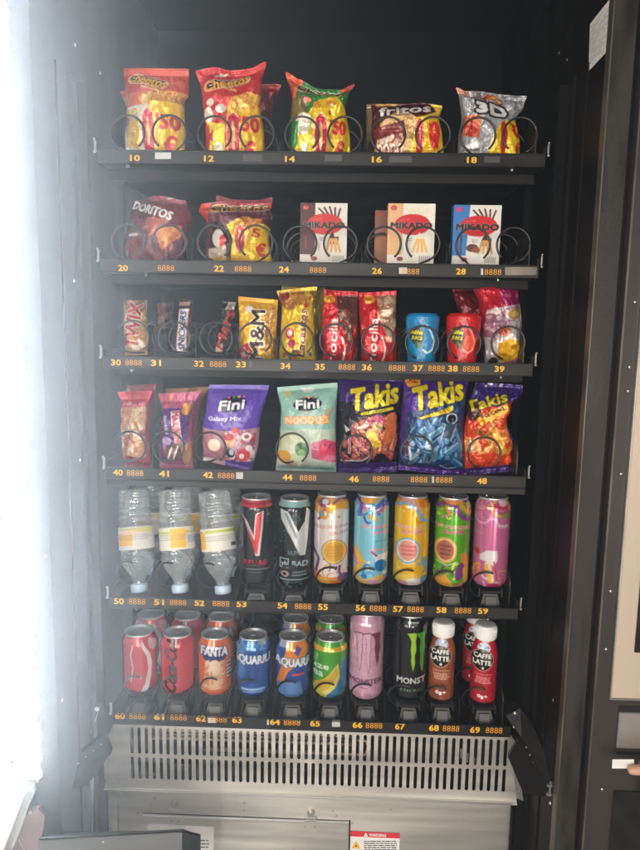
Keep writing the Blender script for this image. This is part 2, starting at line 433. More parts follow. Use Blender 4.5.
def bag(name, label, art, TL, TR, BR, BL, row, Y=.062, th=.042, left=None, right=None, top=None, bot=None,
        seal=(.09,.06), seed=1, wr=1.0, m='foil', group='snack bags in the vending machine', cat='snack bag', lean=.0, back=None, rest=True):
    nu = max(30,int(abs(TR[0]-TL[0])/.55)); nv = max(40,int(abs(BL[1]-TL[1])/.58))
    res = []
    for kind, (n_u, n_v) in (('f',(nu,nv)),('b',(nu//3,nv//3))):
        u, v = np.meshgrid(np.linspace(0,1,n_u), np.linspace(0,1,n_v))
        px = (TL[0]*(1-u)+TR[0]*u)*(1-v)+(BL[0]*(1-u)+BR[0]*u)*v
        py = (TL[1]*(1-u)+TR[1]*u)*(1-v)+(BL[1]*(1-u)+BR[1]*u)*v
        px = px+curve(left,v)*(1-u)+curve(right,v)*u
        py = py+curve(top,u)*(1-v)+curve(bot,u)*v
        # pillow thickness
        e = np.clip(1-np.abs(2*u-1)**2.6,0,1)**.6
        s0, s1 = seal
        pv = np.clip((v-s0)/(.30),0,1); pv = np.sin(pv*math.pi/2)**.8
        qv = np.clip((1-s1-v)/(.22),0,1); qv = np.sin(qv*math.pi/2)**.7
        t = th*e*pv*qv
        W = abs(TR[0]-TL[0]); asp = (BL[1]-TL[1])/W
        n1 = fnoise(u*3.2+seed, v*3.2*asp, seed)-.5
        rid = np.abs(fnoise(u*5+v*1.5+seed, v*2.6*asp+seed, seed+5)-.5)
        rid2 = np.abs(fnoise(u*7-v*2+seed, v*3*asp-seed, seed+9)-.5)
        edge = np.exp(-((v-s0)/.16)**2)+np.exp(-((1-s1-v)/.12)**2)+.5*(np.abs(2*u-1)**3)
        inbody = np.clip(t/(th*.35+1e-6),0,1)
        w = wr*1.75*(n1*.007*inbody+(.006*(.25-rid)*(.35+edge)+.005*(.2-rid2)*edge)*np.clip(inbody+.25,0,1))
        crimp = ((v<s0)|(v>1-s1))*np.sin(v*W*asp*3.0)*.0003
        bow = .010*np.sin(u*math.pi*1.3+seed)*(1-v)*wr*.6
        if kind == 'f': dY = -(t*.62)-w*1.0-crimp
        else: dY = t*.38+.0006
        dirx = (px-320)/F; k = (-_f[1]*CAM[1])
        # unproject onto the bag's own leaning plane
        Yp = Y-th*.35+lean*(1-v)
        d = _f[None,None,:]+R_[None,None,:]*((px-320)/F)[...,None]-U_[None,None,:]*((py-425)/F)[...,None]
        tt = (Yp-CAM[1])/d[...,1]
        P = CAM+d*tt[...,None]
        if rest:
            zb = P[-1,:,2].min(); fl = FLOOR[row]+.001
            vv = np.clip((v-.6)/.4,0,1)**1.5
            P[...,2] += (fl-zb)*vv
        P[...,1] += dY+bow+th*.35
        C = art.sample(px, py)
        if kind == 'b': C = C*0+np.array(back if back else (.35,.35,.36))
        res.append((P, C))
    P = res[0][0]; org = (float(P[...,0].mean()), Y, FLOOR[row]+.001)
    o = grid_mesh(name, res, MT[m], org)
    return tag(o, label, cat, group)

def lathe_art(name, art, cxp, prof, X, Y, Z, mname, parent=None, seg=150, dz=.0009, pxw=None):
    """prof: (radius, height) list from bottom to top, artwork wrapped around"""
    prof = np.array(prof, float)
    L_ = np.concatenate([[0],np.cumsum(np.hypot(np.diff(prof[:,0]),np.diff(prof[:,1])))])
    n = int(L_[-1]/dz)+2
    t = np.linspace(0, L_[-1], n); r = np.interp(t, L_, prof[:,0]); z = np.interp(t, L_, prof[:,1])
    th = np.linspace(0, 2*math.pi, seg+1)
    TH, Rr = np.meshgrid(th, r); _, Zz = np.meshgrid(th, z)
    # angle 0 faces the camera
    a0 = math.atan2(CAM[0]-X, CAM[1]-Y)       # direction to the camera
    ang = TH+a0
    P = np.stack([X+Rr*np.sin(ang), Y+Rr*np.cos(ang), Z+Zz], -1)
    rmax = prof[:,0].max()
    c0 = np.array([X,Y,Z+prof[-1,1]/2]); x_l, _ = pix(c0-rmax*np.array([math.cos(a0),-math.sin(a0),0])); x_r, _ = pix(c0+rmax*np.array([math.cos(a0),-math.sin(a0),0]))
    half = abs(x_r-x_l)/2
    xs = cxp - half*np.sin(TH)*(1 if True else 0)
    # the height on the front face, in pixels
    front = np.array([[X+ri*math.sin(a0), Y+ri*math.cos(a0), Z+zi] for ri, zi in zip(r,z)])
    ys = np.array([pix(p)[1] for p in front]); _, YS = np.meshgrid(th, ys)
    C = art.sample(xs, YS)
    return grid_mesh(name, [(P[::-1], C[::-1])], MT[mname], (X,Y,Z))

# ------------------------------------------------------------------ the machine
def atX(x, y, X):
    """the point of the side plane at X that the photo shows at pixel x, y"""
    d = _f + R_*((x-320)/F) - U_*((y-425)/F)
    return CAM + d*(X-CAM[0])/d[0]

def slab(mb, pts, ext):
    """polygon of 3-D points pushed along ext"""
    n = len(pts); e = np.array(ext, float); P = [np.array(p, float) for p in pts]
    mb.add(P+[p+e for p in P], [tuple(range(n)), tuple(range(2*n-1,n-1,-1))]+[(i,i+n,(i+1)%n+n,(i+1)%n) for i in range(n)])

def pxslab(mb, pp, th):
    """pp: (x, y, depth) as seen in the photo, pushed th deeper"""
    slab(mb, [at(x,y,Y) for x,y,Y in pp], (0,th,0))

def lettering(name, s, x, y, w, h, Y, m, parent, bold=.03, rot=0):
    """flat printed characters, w by h pixels of the photo, centred on x, y"""
    V, T = text_norm(s, bold)
    c = at(x,y,Y); k = np.linalg.norm(at(x+10,y,Y)-c)/10; kz = abs(at(x,y+10,Y)[2]-c[2])/10
    q = math.radians(rot)
    vx, vz = V[:,0]*w*k, V[:,1]*h*kz
    P = [(c[0]+a*math.cos(q)-b*math.sin(q), Y, c[2]+a*math.sin(q)+b*math.cos(q)) for a,b in zip(vx,vz)]
    mb = MB(); mb.add(P, [tuple(t) for t in T]); return mb.build(name, m, parent)

VM = tag(empty('vending_machine', (0,.15,0)), 'tall black vending machine standing open with six stocked trays and a lit side strip', 'vending machine')
WX = .41; YF = -.156; YB = .52; ZT = ZC+.72

mb = MB()
for s in (-1,1):
    mb = MB(); mb.box(s*WX, s*(WX+.055), YF+.004, YB, .10, ZT); mb.build('side_wall', MT['wall'], VM)
mb = MB(); mb.box(-WX,WX,YB,YB+.03,.10,ZT); mb.build('back_panel', MT['back'], VM)
mb = MB(); mb.box(-WX-.055,WX+.055,YF+.004,YB+.03,ZT,ZT+.04); mb.build('top_panel', MT['back'], VM)
mb = MB(); mb.box(-WX-.055,WX+.055,YF+.02,YB+.03,0.0,.10,.004); mb.build('plinth', MT['plastic'], VM)
# front frames: the right one is bare worn metal, the left one carries the lights
mb = MB(); mb.box(WX-.0005,WX+.031,YF-.003,YF+.003,.10,ZT); fr = mb.build('front_frame', MT['frame'], VM)
mb = MB(); mb.box(WX-.0035,WX-.0006,YF-.005,YF+.012,.10,ZT,.0008); mb.build('bright_edge', MT['edge'], fr)
mb = MB(); mb.box(-WX-.030,-WX+.002,YF-.003,YF+.003,.10,ZT); fl_ = mb.build('front_frame', MT['wall'], VM)
# upright channels on both side walls
for s in (-1,1):
    for (ya,yb,d) in ((.012,.030,.016),(-.022,-.012,.006),(-.075,-.070,.003),(.20,.235,.014)):
        mb = MB(); mb.box(s*(WX-d), s*(WX+.001), ya, yb, ZC-1.05, ZC+.42, .001)
        for k in range(44):
            z = ZC-1.0+k*.032
            if ya == .012: mb.box(s*(WX-d-.0006), s*(WX-d), ya+.006, ya+.011, z, z+.014)
        mb.build('wall_rail', MT['wall'], VM)
def wall_screws(pp, X, s):
    for x, y in pp:
        p = atX(x,y,X); mb = MB(); mb.dome(p+np.array([s*.001,0,0]), (-s,0,0), .0032, .0024, 10, 3)
        mb.build('screw', MT['zinc'], VM, True)
wall_screws([(559,53),(567,60),(574,89),(561,141),(562.5,282),(550,464),(539,634),(534,714),(553,700)], WX, 1)
wall_screws([(75,45),(100,73),(71,90),(74,281),(80,460),(46,556),(62,700)], -WX, -1)
# paper notice on the right wall
q = [atX(590,24,WX-.0006), atX(612,-4,WX-.0006), atX(609,49,WX-.0006), atX(588.6,71,WX-.0006)]
mb = MB(); slab(mb, q, (.0005,0,0)); nt_ = mb.build('notice', MT['bright_paper'], VM)
mb = MB(); Q = [np.array(p)-np.array([.0004,0,0]) for p in q]; rg = random.Random(3)
for r in range(17):
    v = .10+r*.048; u = .06
    end = .9 if r%5 else .6
    while u < end:
        w = rg.uniform(.02,.09); e = min(u+w,end)
        f = lambda a,b: (Q[0]*(1-a)+Q[1]*a)*(1-b)+(Q[3]*(1-a)+Q[2]*a)*b
        if rg.random() < .8: mb.add([f(u,v),f(e,v),f(e,v+.014),f(u,v+.014)], [(0,1,2,3)])
        u = e+.015
mb.build('notice_print', MT['ink2'], nt_)

# ---- coils
def coil_path(kind, n=6, r=.0285, pitch=.074):
    P = []
    if kind == 'bag':
        st = -50; N = 52
        for k in range(n*N):
            ph = st+360*k/N; t = (k%N)/N
            a = min(max((t-.80)/.20,0),1); Y = (k//N+ a*a*(3-2*a))*pitch+ t*.004
            P.append((r*math.cos(math.radians(ph)), Y, r*math.sin(math.radians(ph))))
    else:
        N = 52
        for k in range(int(n*N)):
            ph = 76+360*k/N
            P.append((r*math.cos(math.radians(ph)), pitch*k/N, r*math.sin(math.radians(ph))))
    return P
COILS = {}
def coil(kind, mirror, c, Y0, tray):
    key = (kind, mirror)
    if key not in COILS:
        P = coil_path(kind, 6 if kind == 'bag' else 5.5, .0285 if kind=='bag' else .0300, .074)
        if mirror: P = [(-x,y,z) for x,y,z in P]
        mb = MB(); mb.tube(P, .0019, 8); o = mb.build('coil', MT['wire'], None, True); COILS[key] = o
        first = True
    else:
        o = COILS[key].copy(); COL.objects.link(o); o.parent = None
    o.location = (c[0], Y0, c[2])
    adopt(o, tray)

XS_LIP = .372
ROWS = [
 dict(num=[('10',135,158),('12',209,158.5),('14',290,159),('16',377,159.5),('18',472,160)], pr=[],
      plates=[(155,171,156,'w'),(243,262,158,'g'),(325,342,158.5,'g'),(389,412,159.5,'g'),(484,500,160,'g')]),
 dict(num=[('20',123,268),('22',219,268.5),('24',284,269.5),('26',377,271),('28',461,271.5)],
      pr=[(166,268),(243,268.8),(318,270),(411,271.5),(493,272)], plates=[(399,407,271,'w'),(481,483.2,272,'w'),(505,537,271.5,'s')]),
 dict(num=[('30',116,362.5),('31',156,363),('32',199,363.8),('33',241,364.5),('34',285.5,366),('35',320,366.8),('36',367,367.4),('37',418,368.2),('38',453,368.6),('39',499.5,369)],
      pr=[(133.5,362.7),(218,364.2),(347,367),(397,368),(436.5,368.4),(471,369)], plates=[(249,252,364.8,'g')]),
 dict(num=[('40',118,472.5),('41',164,473.8),('42',208,475),('44',287.5,477.3),('46',354,479),('48',482,481)],
      pr=[(135,473),(226,475.6),(308,477.8),(381,479),(419,479.6),(444,480)], plates=[(236,243,476,'w'),(432,434,480,'w')]),
 dict(num=[('50',119,601.2),('51',159,602.2),('52',199.5,603),('53',241.5,604),('54',282.5,605.5),('55',323,607),('56',360.5,608),('57',398,609),('58',441.5,610),('59',483,611)],
      pr=[(137,601.6),(178,602.6),(221,603.6),(303,606.5),(378,608.5),(415.5,609.4),(463,610.6)], plates=[]),
 dict(num=[('60',120,716),('61',159,717),('62',201,718.6),('63',237,720),('64',275,722),('65',315,723.5),('66',357.5,725),('67',400,726.5),('68',434,728),('69',475,730)],
      pr=[(137.5,716.4),(178.5,717.5),(218.5,719.6),(292,722.6),(374,725.6),(451,728.6),(494,730.5)], plates=[(208,216,720,'w'),(267,269,722,'w'),(332,340,724,'w')]),
]
RINGS = [
 ('bag', [(128,133),(169.5,133),(214.5,134),(257,134),(302,134.5),(345,134.5),(388,135),(433,135),(478,135.5),(520,135.5)], True),
 ('bag', [(128,242),(169,242),(214,242.5),(256,242.5),(300,243.5),(340.5,243.5),(384,244),(423,244),(473,245),(513.5,245)], True),
 ('bag', [(133,337),(174,338),(216,338.5),(255,339),(297,339.5),(336,340.5),(378,341),(422,342.5),(464,343),(508,343)], False),
 ('bag', [(130,447),(168,447),(210,448),(292,449),(356,451),(417,452),(484,453)], False),
 ('can', [(130,577),(170,578),(211,579),(255,580),(293,581.5),(332,583),(370,584),(409,585.5),(448,587),(488,588)], False),
 ('can', [(138,691),(175,692),(214,693),(252,694.5),(292,696),(330,698),(367,699),(405,700),(441,701.5),(480,703)], False),
]
TRAYS = []
for i in range(6):
    lip, fl = LIP[i], FLOOR[i]
    low = .033 if i == 3 else .021
    mb = MB()
    mb.box(-XS_LIP, XS_LIP, .004, .46, fl-.0012, fl, 0)
    mb.box(-XS_LIP-.002, -XS_LIP+.001, .002, .46, fl-.004, lip+.012)
    mb.box(XS_LIP-.001, XS_LIP+.002, .002, .46, fl-.004, lip+.012)
    mb.box(-XS_LIP, XS_LIP, .46, .462, fl-.004, lip+.05)
    mb.box(-XS_LIP, XS_LIP, .05, .062, fl-.018, fl-.0012, .001)       # stiffener below
    mb.box(-XS_LIP, XS_LIP, .0, .004, lip-low, fl+.002)
    t = mb.build('shelf_tray', MT['black'], VM); TRAYS.append(t)
    mb = MB()                                                       # extruded rail that holds the number strips
    x0, x1 = -XS_LIP-.001, XS_LIP+.001
    zt, zb = lip, lip-.0205
    mb.box(x0,x1,-.0042,-.0002,zb,zt,.0005)
    mb.box(x0,x1,-.0060,-.0043,zt-.0017,zt+.0004,.0005)
    mb.box(x0,x1,-.0060,-.0043,zb-.0009,zb+.0006,.0004)
    if i == 3:
        mb.box(x0,x1,-.0052,-.0002,zb-.0125,zb-.0012,.001)
    mb.build('price_rail', MT['rail'], t)
    # silver hooks where the tray locks into the uprights
    for s in (-1,1):
        mb = MB(); X = s*(XS_LIP+.006)
        mb.box(X-.0016,X+.0016,-.001,.004,lip-.002,lip+.017,.0008)
        mb.dome((X,-.002,lip-.002),(0,-1,0),.0028,.003)
        mb.dome((X,-.002,lip+.018),(0,-1,0),.0022,.002)
        mb.build('tray_hook', MT['zinc'], t)
    for xx in ((132,500) if i%2 == 0 else (148,492)):
        zz = lip-low-.0035; c = at(xx, 400, 0)
        mb = MB(); mb.dome((c[0],.001,zz),(0,-1,0),.0027,.002,10,3); mb.box(c[0]-.002,c[0]+.002,.001,.01,zz,zz+.004)
        mb.build('screw', MT['zinc'], t, True)
    R = ROWS[i]
    for s, x, y in R['num']: lettering('slot_number', s, x, y, 9.4, 5.7, -.0056, MT['yellow'], t, .028)
    for x, y in R['pr']:     lettering('price_digits', '8888', x, y, 16.8, 5.8, -.0056, MT['amber'], t, -.006)
    for xa, xb, y, k in R['plates']:
        mb = MB(); h = 3.6 if k != 's' else 4.5
        pxslab(mb, [(xa,y-h,-.0050),(xb,y-h+.1,-.0050),(xb,y+h*.8,-.0050),(xa,y+h*.8,-.0050)], .0006)
        mb.build('price_card', {'w':MT['card_blank'],'g':MT['grey'],'s':MT['edge']}[k], t)
    kind, cs, pair = RINGS[i]
    for k, (x,y) in enumerate(cs):
        c = at(x,y,.014); mir = pair and k%2 == 1
        coil(kind, mir, c, .012 if kind=='bag' else .0095, t)
    # dividers between the slots
    xs = [c[0] for c in cs]
    if i == 3:
        for dx_ in (152,196,271,338,403,466):
            X = at(dx_,440,.07)[0]; mb = MB(); mb.box(X-.0006,X+.0006,.075,.45,fl,fl+.06); mb.build('divider', MT['black'], t)
    for k in range(len(xs)-1):
        if i == 3: break
        if pair and k%2 == 0: continue
        X = (at(xs[k],400,.014)[0]+at(xs[k+1],400,.014)[0])/2
        if i in (4,5): X = (at(cs[k][0],cs[k][1],.014)[0]+at(cs[k+1][0],cs[k+1][1],.014)[0])/2
        elif i in (2,3): X = (at(cs[k][0],cs[k][1],.014)[0]+at(cs[k+1][0],cs[k+1][1],.014)[0])/2
        else: X = (at(cs[k][0],cs[k][1],.014)[0]+at(cs[k+1][0],cs[k+1][1],.014)[0])/2
        h = .058
        mb = MB()
        mb.add([(X-.0006,.02,fl),(X-.0006,.45,fl),(X-.0006,.45,fl+h),(X-.0006,.034,fl+h),(X-.0006,.022,fl+h-.015),
                (X+.0006,.02,fl),(X+.0006,.45,fl),(X+.0006,.45,fl+h),(X+.0006,.034,fl+h),(X+.0006,.022,fl+h-.015)],
               [(0,1,2,3,4),(9,8,7,6,5),(0,4,9,5),(4,3,8,9),(3,2,7,8),(2,1,6,7)])
        mb.build('divider', MT['black'], t)
    # end plate on the right
    mb = MB(); X = XS_LIP-.012; h = .075
    pts = [(.012,fl)]+[(.012+.02*(1-math.cos(a)), fl+h-.02+.02*math.sin(a)) for a in [math.pi/2*k/6 for k in range(7)]]+[(.45,fl+h),(.45,fl)]
    n = len(pts)
    mb.add([(X-.001,a,b) for a,b in pts]+[(X+.001,a,b) for a,b in pts], [tuple(range(n)),tuple(range(2*n-1,n-1,-1))]+[(k,k+n,(k+1)%n+n,(k+1)%n) for k in range(n)])
    mb.build('end_plate', MT['plastic'], t)
    # motor housings at the back of the tray
    for (x,y) in cs[::2]:
        c = at(x,y,.014); mb = MB(); mb.box(c[0]-.02,c[0]+.02,.435,.459,fl,fl+.06,.003)
        mb.build('motor_housing', MT['plastic'], t)

# rests under the cans and bottles of the two lowest trays
REST = None
def can_rest(x, i, Yc, top):
    global REST
    fl = FLOOR[i]; c = at(x, (596,706)[i-4], .02); X = c[0]; h = top-fl-.0005
    if True:
        mb = MB()
        mb.box(-.021,.021,-.004,.040,h-.010,h-.004,.002)           # seat
        mb.box(-.0225,-.0185,-.006,.036,h-.016,h+.002,.001); mb.box(.0185,.0225,-.006,.036,h-.016,h+.002,.001)
        slab(mb, [(-.013,-.004,h-.010),(.013,-.004,h-.010),(.019,-.010,.008),(-.019,-.010,.008)], (0,.02,0))
        mb.box(-.026,-.014,-.016,.02,.0,.012,.0025); mb.box(.014,.026,-.016,.02,.0,.012,.0025)
        mb.box(-.019,.019,-.012,.03,.0,.009,.001)
        o = mb.build('can_rest', MT['plastic'], None)
        o.location = (X, .022, fl+.0003)
        adopt(o, TRAYS[i])
        mb = MB(); slab(mb, [(-.0095,-.0062,h-.014),(.0095,-.0062,h-.014),(.0105,-.0125,.007),(-.0105,-.0125,.007)], (0,-.0025,0))
        p = mb.build('push_plate', MT['grey'], None); p.location = (X,.022,fl+.0003); adopt(p, TRAYS[i])

# ---- steel ventilation grille
YG = .0005
def gz(x, y): return at(x,y,YG)
zt = LIP[5]-.0222
mb = MB()
nS = 52; xa = gz(132,745)[0]; xb = gz(505,760)[0]; pitch = (xb-xa)/(nS-1); sw = pitch*.47
za, zb_ = zt-.008, zt-.0620; zc, zd = zt-.0685, zt-.1140; ze = zt-.135
x0, x1 = gz(113,722)[0], gz(509,735)[0]; X0, X1 = gz(104,770)[0], gz(517,797)[0]
def bars(z0, z1):
    hb = (pitch-sw)/2; r = sw/2
    for k in range(nS-1):
        cx = xa+(k+.5)*pitch; L_, Rr = [], []
        for j in range(6):
            a = math.pi/2*j/5
            L_.append((cx-hb-r+r*math.sin(a), z0-r+r*math.cos(a)))
        left = L_+[(2*0+p[0], z1+(z0-p[1])) for p in L_[::-1]]
        right = [(2*cx-p[0], p[1]) for p in left[::-1]]
        mb.prism(right+left if False else left+right, YG, YG+.0012)
bars(za, zb_); bars(zc, zd)
r = sw/2; xl_, xr_ = xa-sw/2, xb+sw/2
mb.prism([(x0,zt),(x1,zt),(x1+.003,za),(x0-.001,za)], YG, YG+.0012)
mb.prism([(xl_,zb_),(xr_,zb_),(xr_,zc),(xl_,zc)], YG, YG+.0012)
mb.prism([(X0,zd),(X1-.001,zd),(X1,ze),(X0,ze)], YG, YG+.0012)
mb.prism([(x0-.001,za),(xl_,za),(xl_,zd),(X0,zd),(X0,zt-.045)], YG, YG+.0012)
mb.prism([(xr_,za),(x1+.003,za),(X1-.001,zd),(xr_,zd)], YG, YG+.0012)
mb.box(X0,X1,YG-.004,YG+.001,ze-.003,ze)
gr = mb.build('vent_grille', MT['steel'], VM)
mb = MB(); slab(mb, [at(509,734,YG),at(514,740,-.008),at(523,801,-.008),at(516.5,798,YG)], (.0012,0,0)); mb.build('side_flange', MT['steel2'], gr)
for x,y in ((107,757),(106,781),(113,781),(514,790)):
    p = gz(x,y); mb = MB(); mb.dome(p,(0,-1,0),.0028,.002,10,3); mb.build('screw', MT['zinc'], gr, True)
# what shows through the slots
mb = MB(); mb.box(-.39,.39,.09,.46,ze-.01,FLOOR[5]-.03); mb.build('condenser_box', MT['dark'], VM)
mb = MB()
for (ya, za2, r_, Y) in ((733,0,.0045,.045),(741,0,.0045,.045),(737,0,.003,.06)):
    a, b = at(150,ya-4,Y), at(355,ya+3,Y)
    mb.tube([a+(b-a)*t for t in np.linspace(0,1,9)], r_, 10)
a = at(355,740,.05)
mb.tube([a, a+np.array([.02,0,0]), a+np.array([.028,0,-.012]), a+np.array([.02,0,-.03]), a+np.array([-.3,0,-.03])], .004, 10)
mb.build('coolant_pipe', MT['pipe'], VM, True)
mb = MB()
for k in range(7):
    p = at(458+k*3.2, 752+k*2.0, .03); mb.box(p[0]-.002,p[0]+.002,.03,.034,p[2]-.01,p[2]+.01,.0005)
mb.build('wire_clip', MT['steel2'], VM)

# ---- lower steel door with its access flap
YD = -.004
def D(x,y,Y=YD): return at(x,y,Y)
ztop_l, ztop_r = D(117,788.5), D(512,803)
zdoor = (ztop_l[2]+ztop_r[2])/2; xl2, xr2 = ztop_l[0], D(511,805)[0]
mb = MB(); mb.box(xl2,xr2,YD,YD+.002,.12,zdoor,.0008); mb.box(xl2,xr2,YD,YD+.02,zdoor-.002,zdoor-.0005)
mb.box(xr2-.0015,xr2,YD,YD+.03,.12,zdoor-.002)
sd = mb.build('service_door', MT['steel'], VM)
mb = MB(); mb.box(xl2-.020,xl2-.002,YD+.004,YD+.006,.12,ze-.002); mb.box(xl2-.02,xl2-.0185,YD+.004,.08,.12,ze-.002); mb.build('steel_post', MT['steel'], VM)
fp = D(349,825,YD-.003); ft = D(250,818.5,YD-.003); fl2 = D(143,816,YD-.003)
mb = MB(); mb.box(fl2[0],fp[0],YD-.003,YD-.0004,.14,ft[2],.0008); ap = mb.build('access_flap', MT['steel'], sd)
mb = MB(); mb.box(fp[0]+.0004,fp[0]+.003,YD-.0006,YD+.0001,.14,ft[2]+.002); mb.box(fl2[0],fp[0]+.003,YD-.0006,YD+.0001,ft[2]+.0004,ft[2]+.0012)
mb.build('flap_gap', MT['dark'], sd)
mb = MB(); mb.box(fl2[0],fp[0],YD-.006,YD-.0031,ft[2]-.0028,ft[2],.0008); mb.build('highlight_strip', MT['steel2'], sd)  # added bright strips standing for the highlight along the edges
mb = MB(); mb.box(xl2,xr2,YD-.0035,YD-.0002,zdoor-.0035,zdoor-.0008,.0008); mb.build('highlight_strip', MT['steel2'], sd)
for (x,y) in ((175,804),(311,812)):
    p = D(x,y,YD); mb = MB()
    mb.cyl(p,(0,-1,0),.0075,.004,20); mb.cyl(p+np.array([0,-.004,.001]),(0,-1,0),.0045,.005,16); mb.box(p[0]-.012,p[0]+.012,YD-.0045,YD-.001,p[2]-.014,p[2]-.008,.001)
    mb.build('latch', MT['steel2'], sd, False)
for (x,y) in ((121,794),(155,798),(152,805),(138,813),(172,821),(179,821),(244,803),(244,810),(305,826.5),(315,827),(333,811),(336,816),(391,809),(352,823)):
    p = D(x,y,YD if y<820 or x>340 else YD-.003); mb = MB(); mb.dome(p,(0,-1,0),.0022,.0015,10,3); mb.build('screw', MT['zinc'], sd, True)
# white data label and red-topped warning label
Yl = YD-.0034
mb = MB(); pxslab(mb, [(147.5,823.5,Yl),(214,827,Yl),(213,875,Yl),(147,873,Yl)], .0004); dl = mb.build('data_label', MT['paper'], sd)
mb = MB()
rg = random.Random(8)
for r in range(7):
    y = 840+r*3.4; x = 186
    while x < 208:
        w = rg.uniform(2,6); pxslab(mb, [(x,y,Yl-.0006),(min(x+w,209),y+.1,Yl-.0006),(min(x+w,209),y+1.2,Yl-.0006),(x,y+1.1,Yl-.0006)], .0003); x += w+1
mb.build('label_print', MT['grey'], dl)
Yl = YD-.0010
mb = MB(); pxslab(mb, [(350.5,831,Yl),(400,833.5,Yl),(398,875,Yl),(350,873,Yl)], .0006); wl = mb.build('warning_label', MT['paper'], sd)
mb = MB(); pxslab(mb, [(350.5,831,Yl-.0006),(400,833.5,Yl-.0006),(399.7,838.6,Yl-.0006),(350.4,836.4,Yl-.0006)], .0004)
mb.build('red_band', MT['red'], wl)
lettering('warning_word', 'WARNING', 377.5, 835.2, 17, 2.8, Yl-.0010, MT['paper'], wl, .03)
mb = MB(); pxslab(mb, [(365.8,832.6,Yl-.001),(368,836.6,Yl-.001),(363.6,836.5,Yl-.001)], .0003); mb.build('warning_sign', MT['paper'], wl)
mb = MB(); pxslab(mb, [(356,841,Yl-.0008),(360.2,848.6,Yl-.0008),(351.8,848.3,Yl-.0008)], .0003); tri = mb.build('hazard_triangle', MT['yellow'], wl)
mb = MB(); mb.cyl(at(356,846,Yl-.0012),(0,1,0),.0016,.0003,10); mb.build('hazard_mark', MT['ink'], wl)
mb = MB()
for r in range(8):
    y = 841+r*2.1; x = 364
    while x < 396:
        w = rg.uniform(2,6); e = min(x+w,397); pxslab(mb, [(x,y,Yl-.0008),(e,y+.05,Yl-.0008),(e,y+.8,Yl-.0008),(x,y+.75,Yl-.0008)], .0002); x += w+.8
mb.build('warning_print', MT['ink'], wl)
mb = MB(); mb.box(-.40,.40,.02,.40,.11,ze-.012); mb.build('compressor_bay', MT['dark'], VM)

# ---- hinged guide arms at both sides of the delivery opening
for s in (1,-1):
    if s == 1:
        bar = [(506,716,.0),(520,708,.0),(531,722,-.03),(557,775,-.12),(548,786,-.12),(522,738,-.03)]
        wedge = [(520,737,-.03),(508,757,-.03),(523,793,-.09),(543,797,-.12),(550,786,-.12)]
        brk = (552,790,-.125)
    else:
        bar = [(100,706,.0),(88,704,.0),(77,718,-.03),(46,762,-.12),(53,777,-.12),(90,735,-.03)]
        wedge = [(105,733,-.03),(112,752,-.03),(88,785,-.09),(62,790,-.12),(52,777,-.12)]
        brk = (56,782,-.125)
    mb = MB(); slab(mb, [at(*p) for p in bar], (s*.004,.03,0)); a = mb.build('guide_arm', MT['plastic'], VM)
    mb = MB(); slab(mb, [at(*p) for p in wedge], (s*.003,.012,0)); w = mb.build('guide_plate', MT['black'], a)
    for k in range(6):
        p = at(*( (526+k*3.9, 747+k*7.6, -.05-.012*k) if s == 1 else (101-k*7.5, 744+k*6.3, -.05-.012*k) )); mb = MB(); mb.dome(p+np.array([0,-.001,0]),(0,-1,0),.0017,.0012,8,3); mb.build('rivet', MT['zinc'], a, True)
    mb = MB(); p = at(*brk)
    for dz in (.008,-.008): mb.tube([p+np.array([-.008,0,dz]), p+np.array([.008,0,dz])], .003, 10)
    mb.box(p[0]-.004,p[0]+.004,p[1]+.001,p[1]+.004,p[2]-.014,p[2]+.014,.001); mb.dome(p+np.array([0,0,-.024]),(0,-1,0),.004,.003)
    mb.build('hinge_bracket', MT['steel2'], a)
    mb = MB(); p = at(*( (512,716,-.002) if s==1 else (100,712,-.002)))
    mb.dome(p+np.array([s*.004,-.004,.008]),(0,-1,0),.0045,.003); mb.dome(p+np.array([s*.02,-.004,.006]),(0,-1,0),.003,.003); mb.build('pivot', MT['zinc'], a, True)
# steel strip with a cable hole left of the grille
mb = MB(); pxslab(mb, [(88,780,-.03),(93,778,-.03),(92,835,-.03),(87,836,-.03)], .004); mb.build('steel_strip', MT['steel2'], VM)
mb = MB(); mb.cyl(at(99,811,.02),(0,-1,0),.008,.001,20); mb.build('cable_hole', MT['dark'], VM)
mb = MB(); pxslab(mb, [(93,770,.022),(110,770,.022),(110,860,.022),(93,860,.022)], .002); mb.build('steel_cheek', MT['frame'], VM)

# ---- delivery flap in the left foreground
a = at(39,839,-.19); b = at(182,830,-.19)
mb = MB(); slab(mb, [at(39,839,-.19), at(49,833,-.15), at(182,829.5,-.15), at(182,830.5,-.19)], (0,0,-.003))
slab(mb, [at(39,839,-.19), at(182,830.5,-.19), at(181,900,-.19), at(30,900,-.19)], (0,.004,0))
dfp = mb.build('delivery_flap', MT['lidgrey'], VM)
mb = MB(); pxslab(mb, [(182,831,-.185),(190,834,-.18),(200,836.5,-.18),(200,900,-.18),(182,900,-.185)], .005); mb.build('flap_bracket', MT['black'], dfp)
mb = MB(); mb.dome(at(103,842,-.1905),(0,-1,0),.002,.001,8,3); mb.build('screw', MT['zinc'], dfp, True)

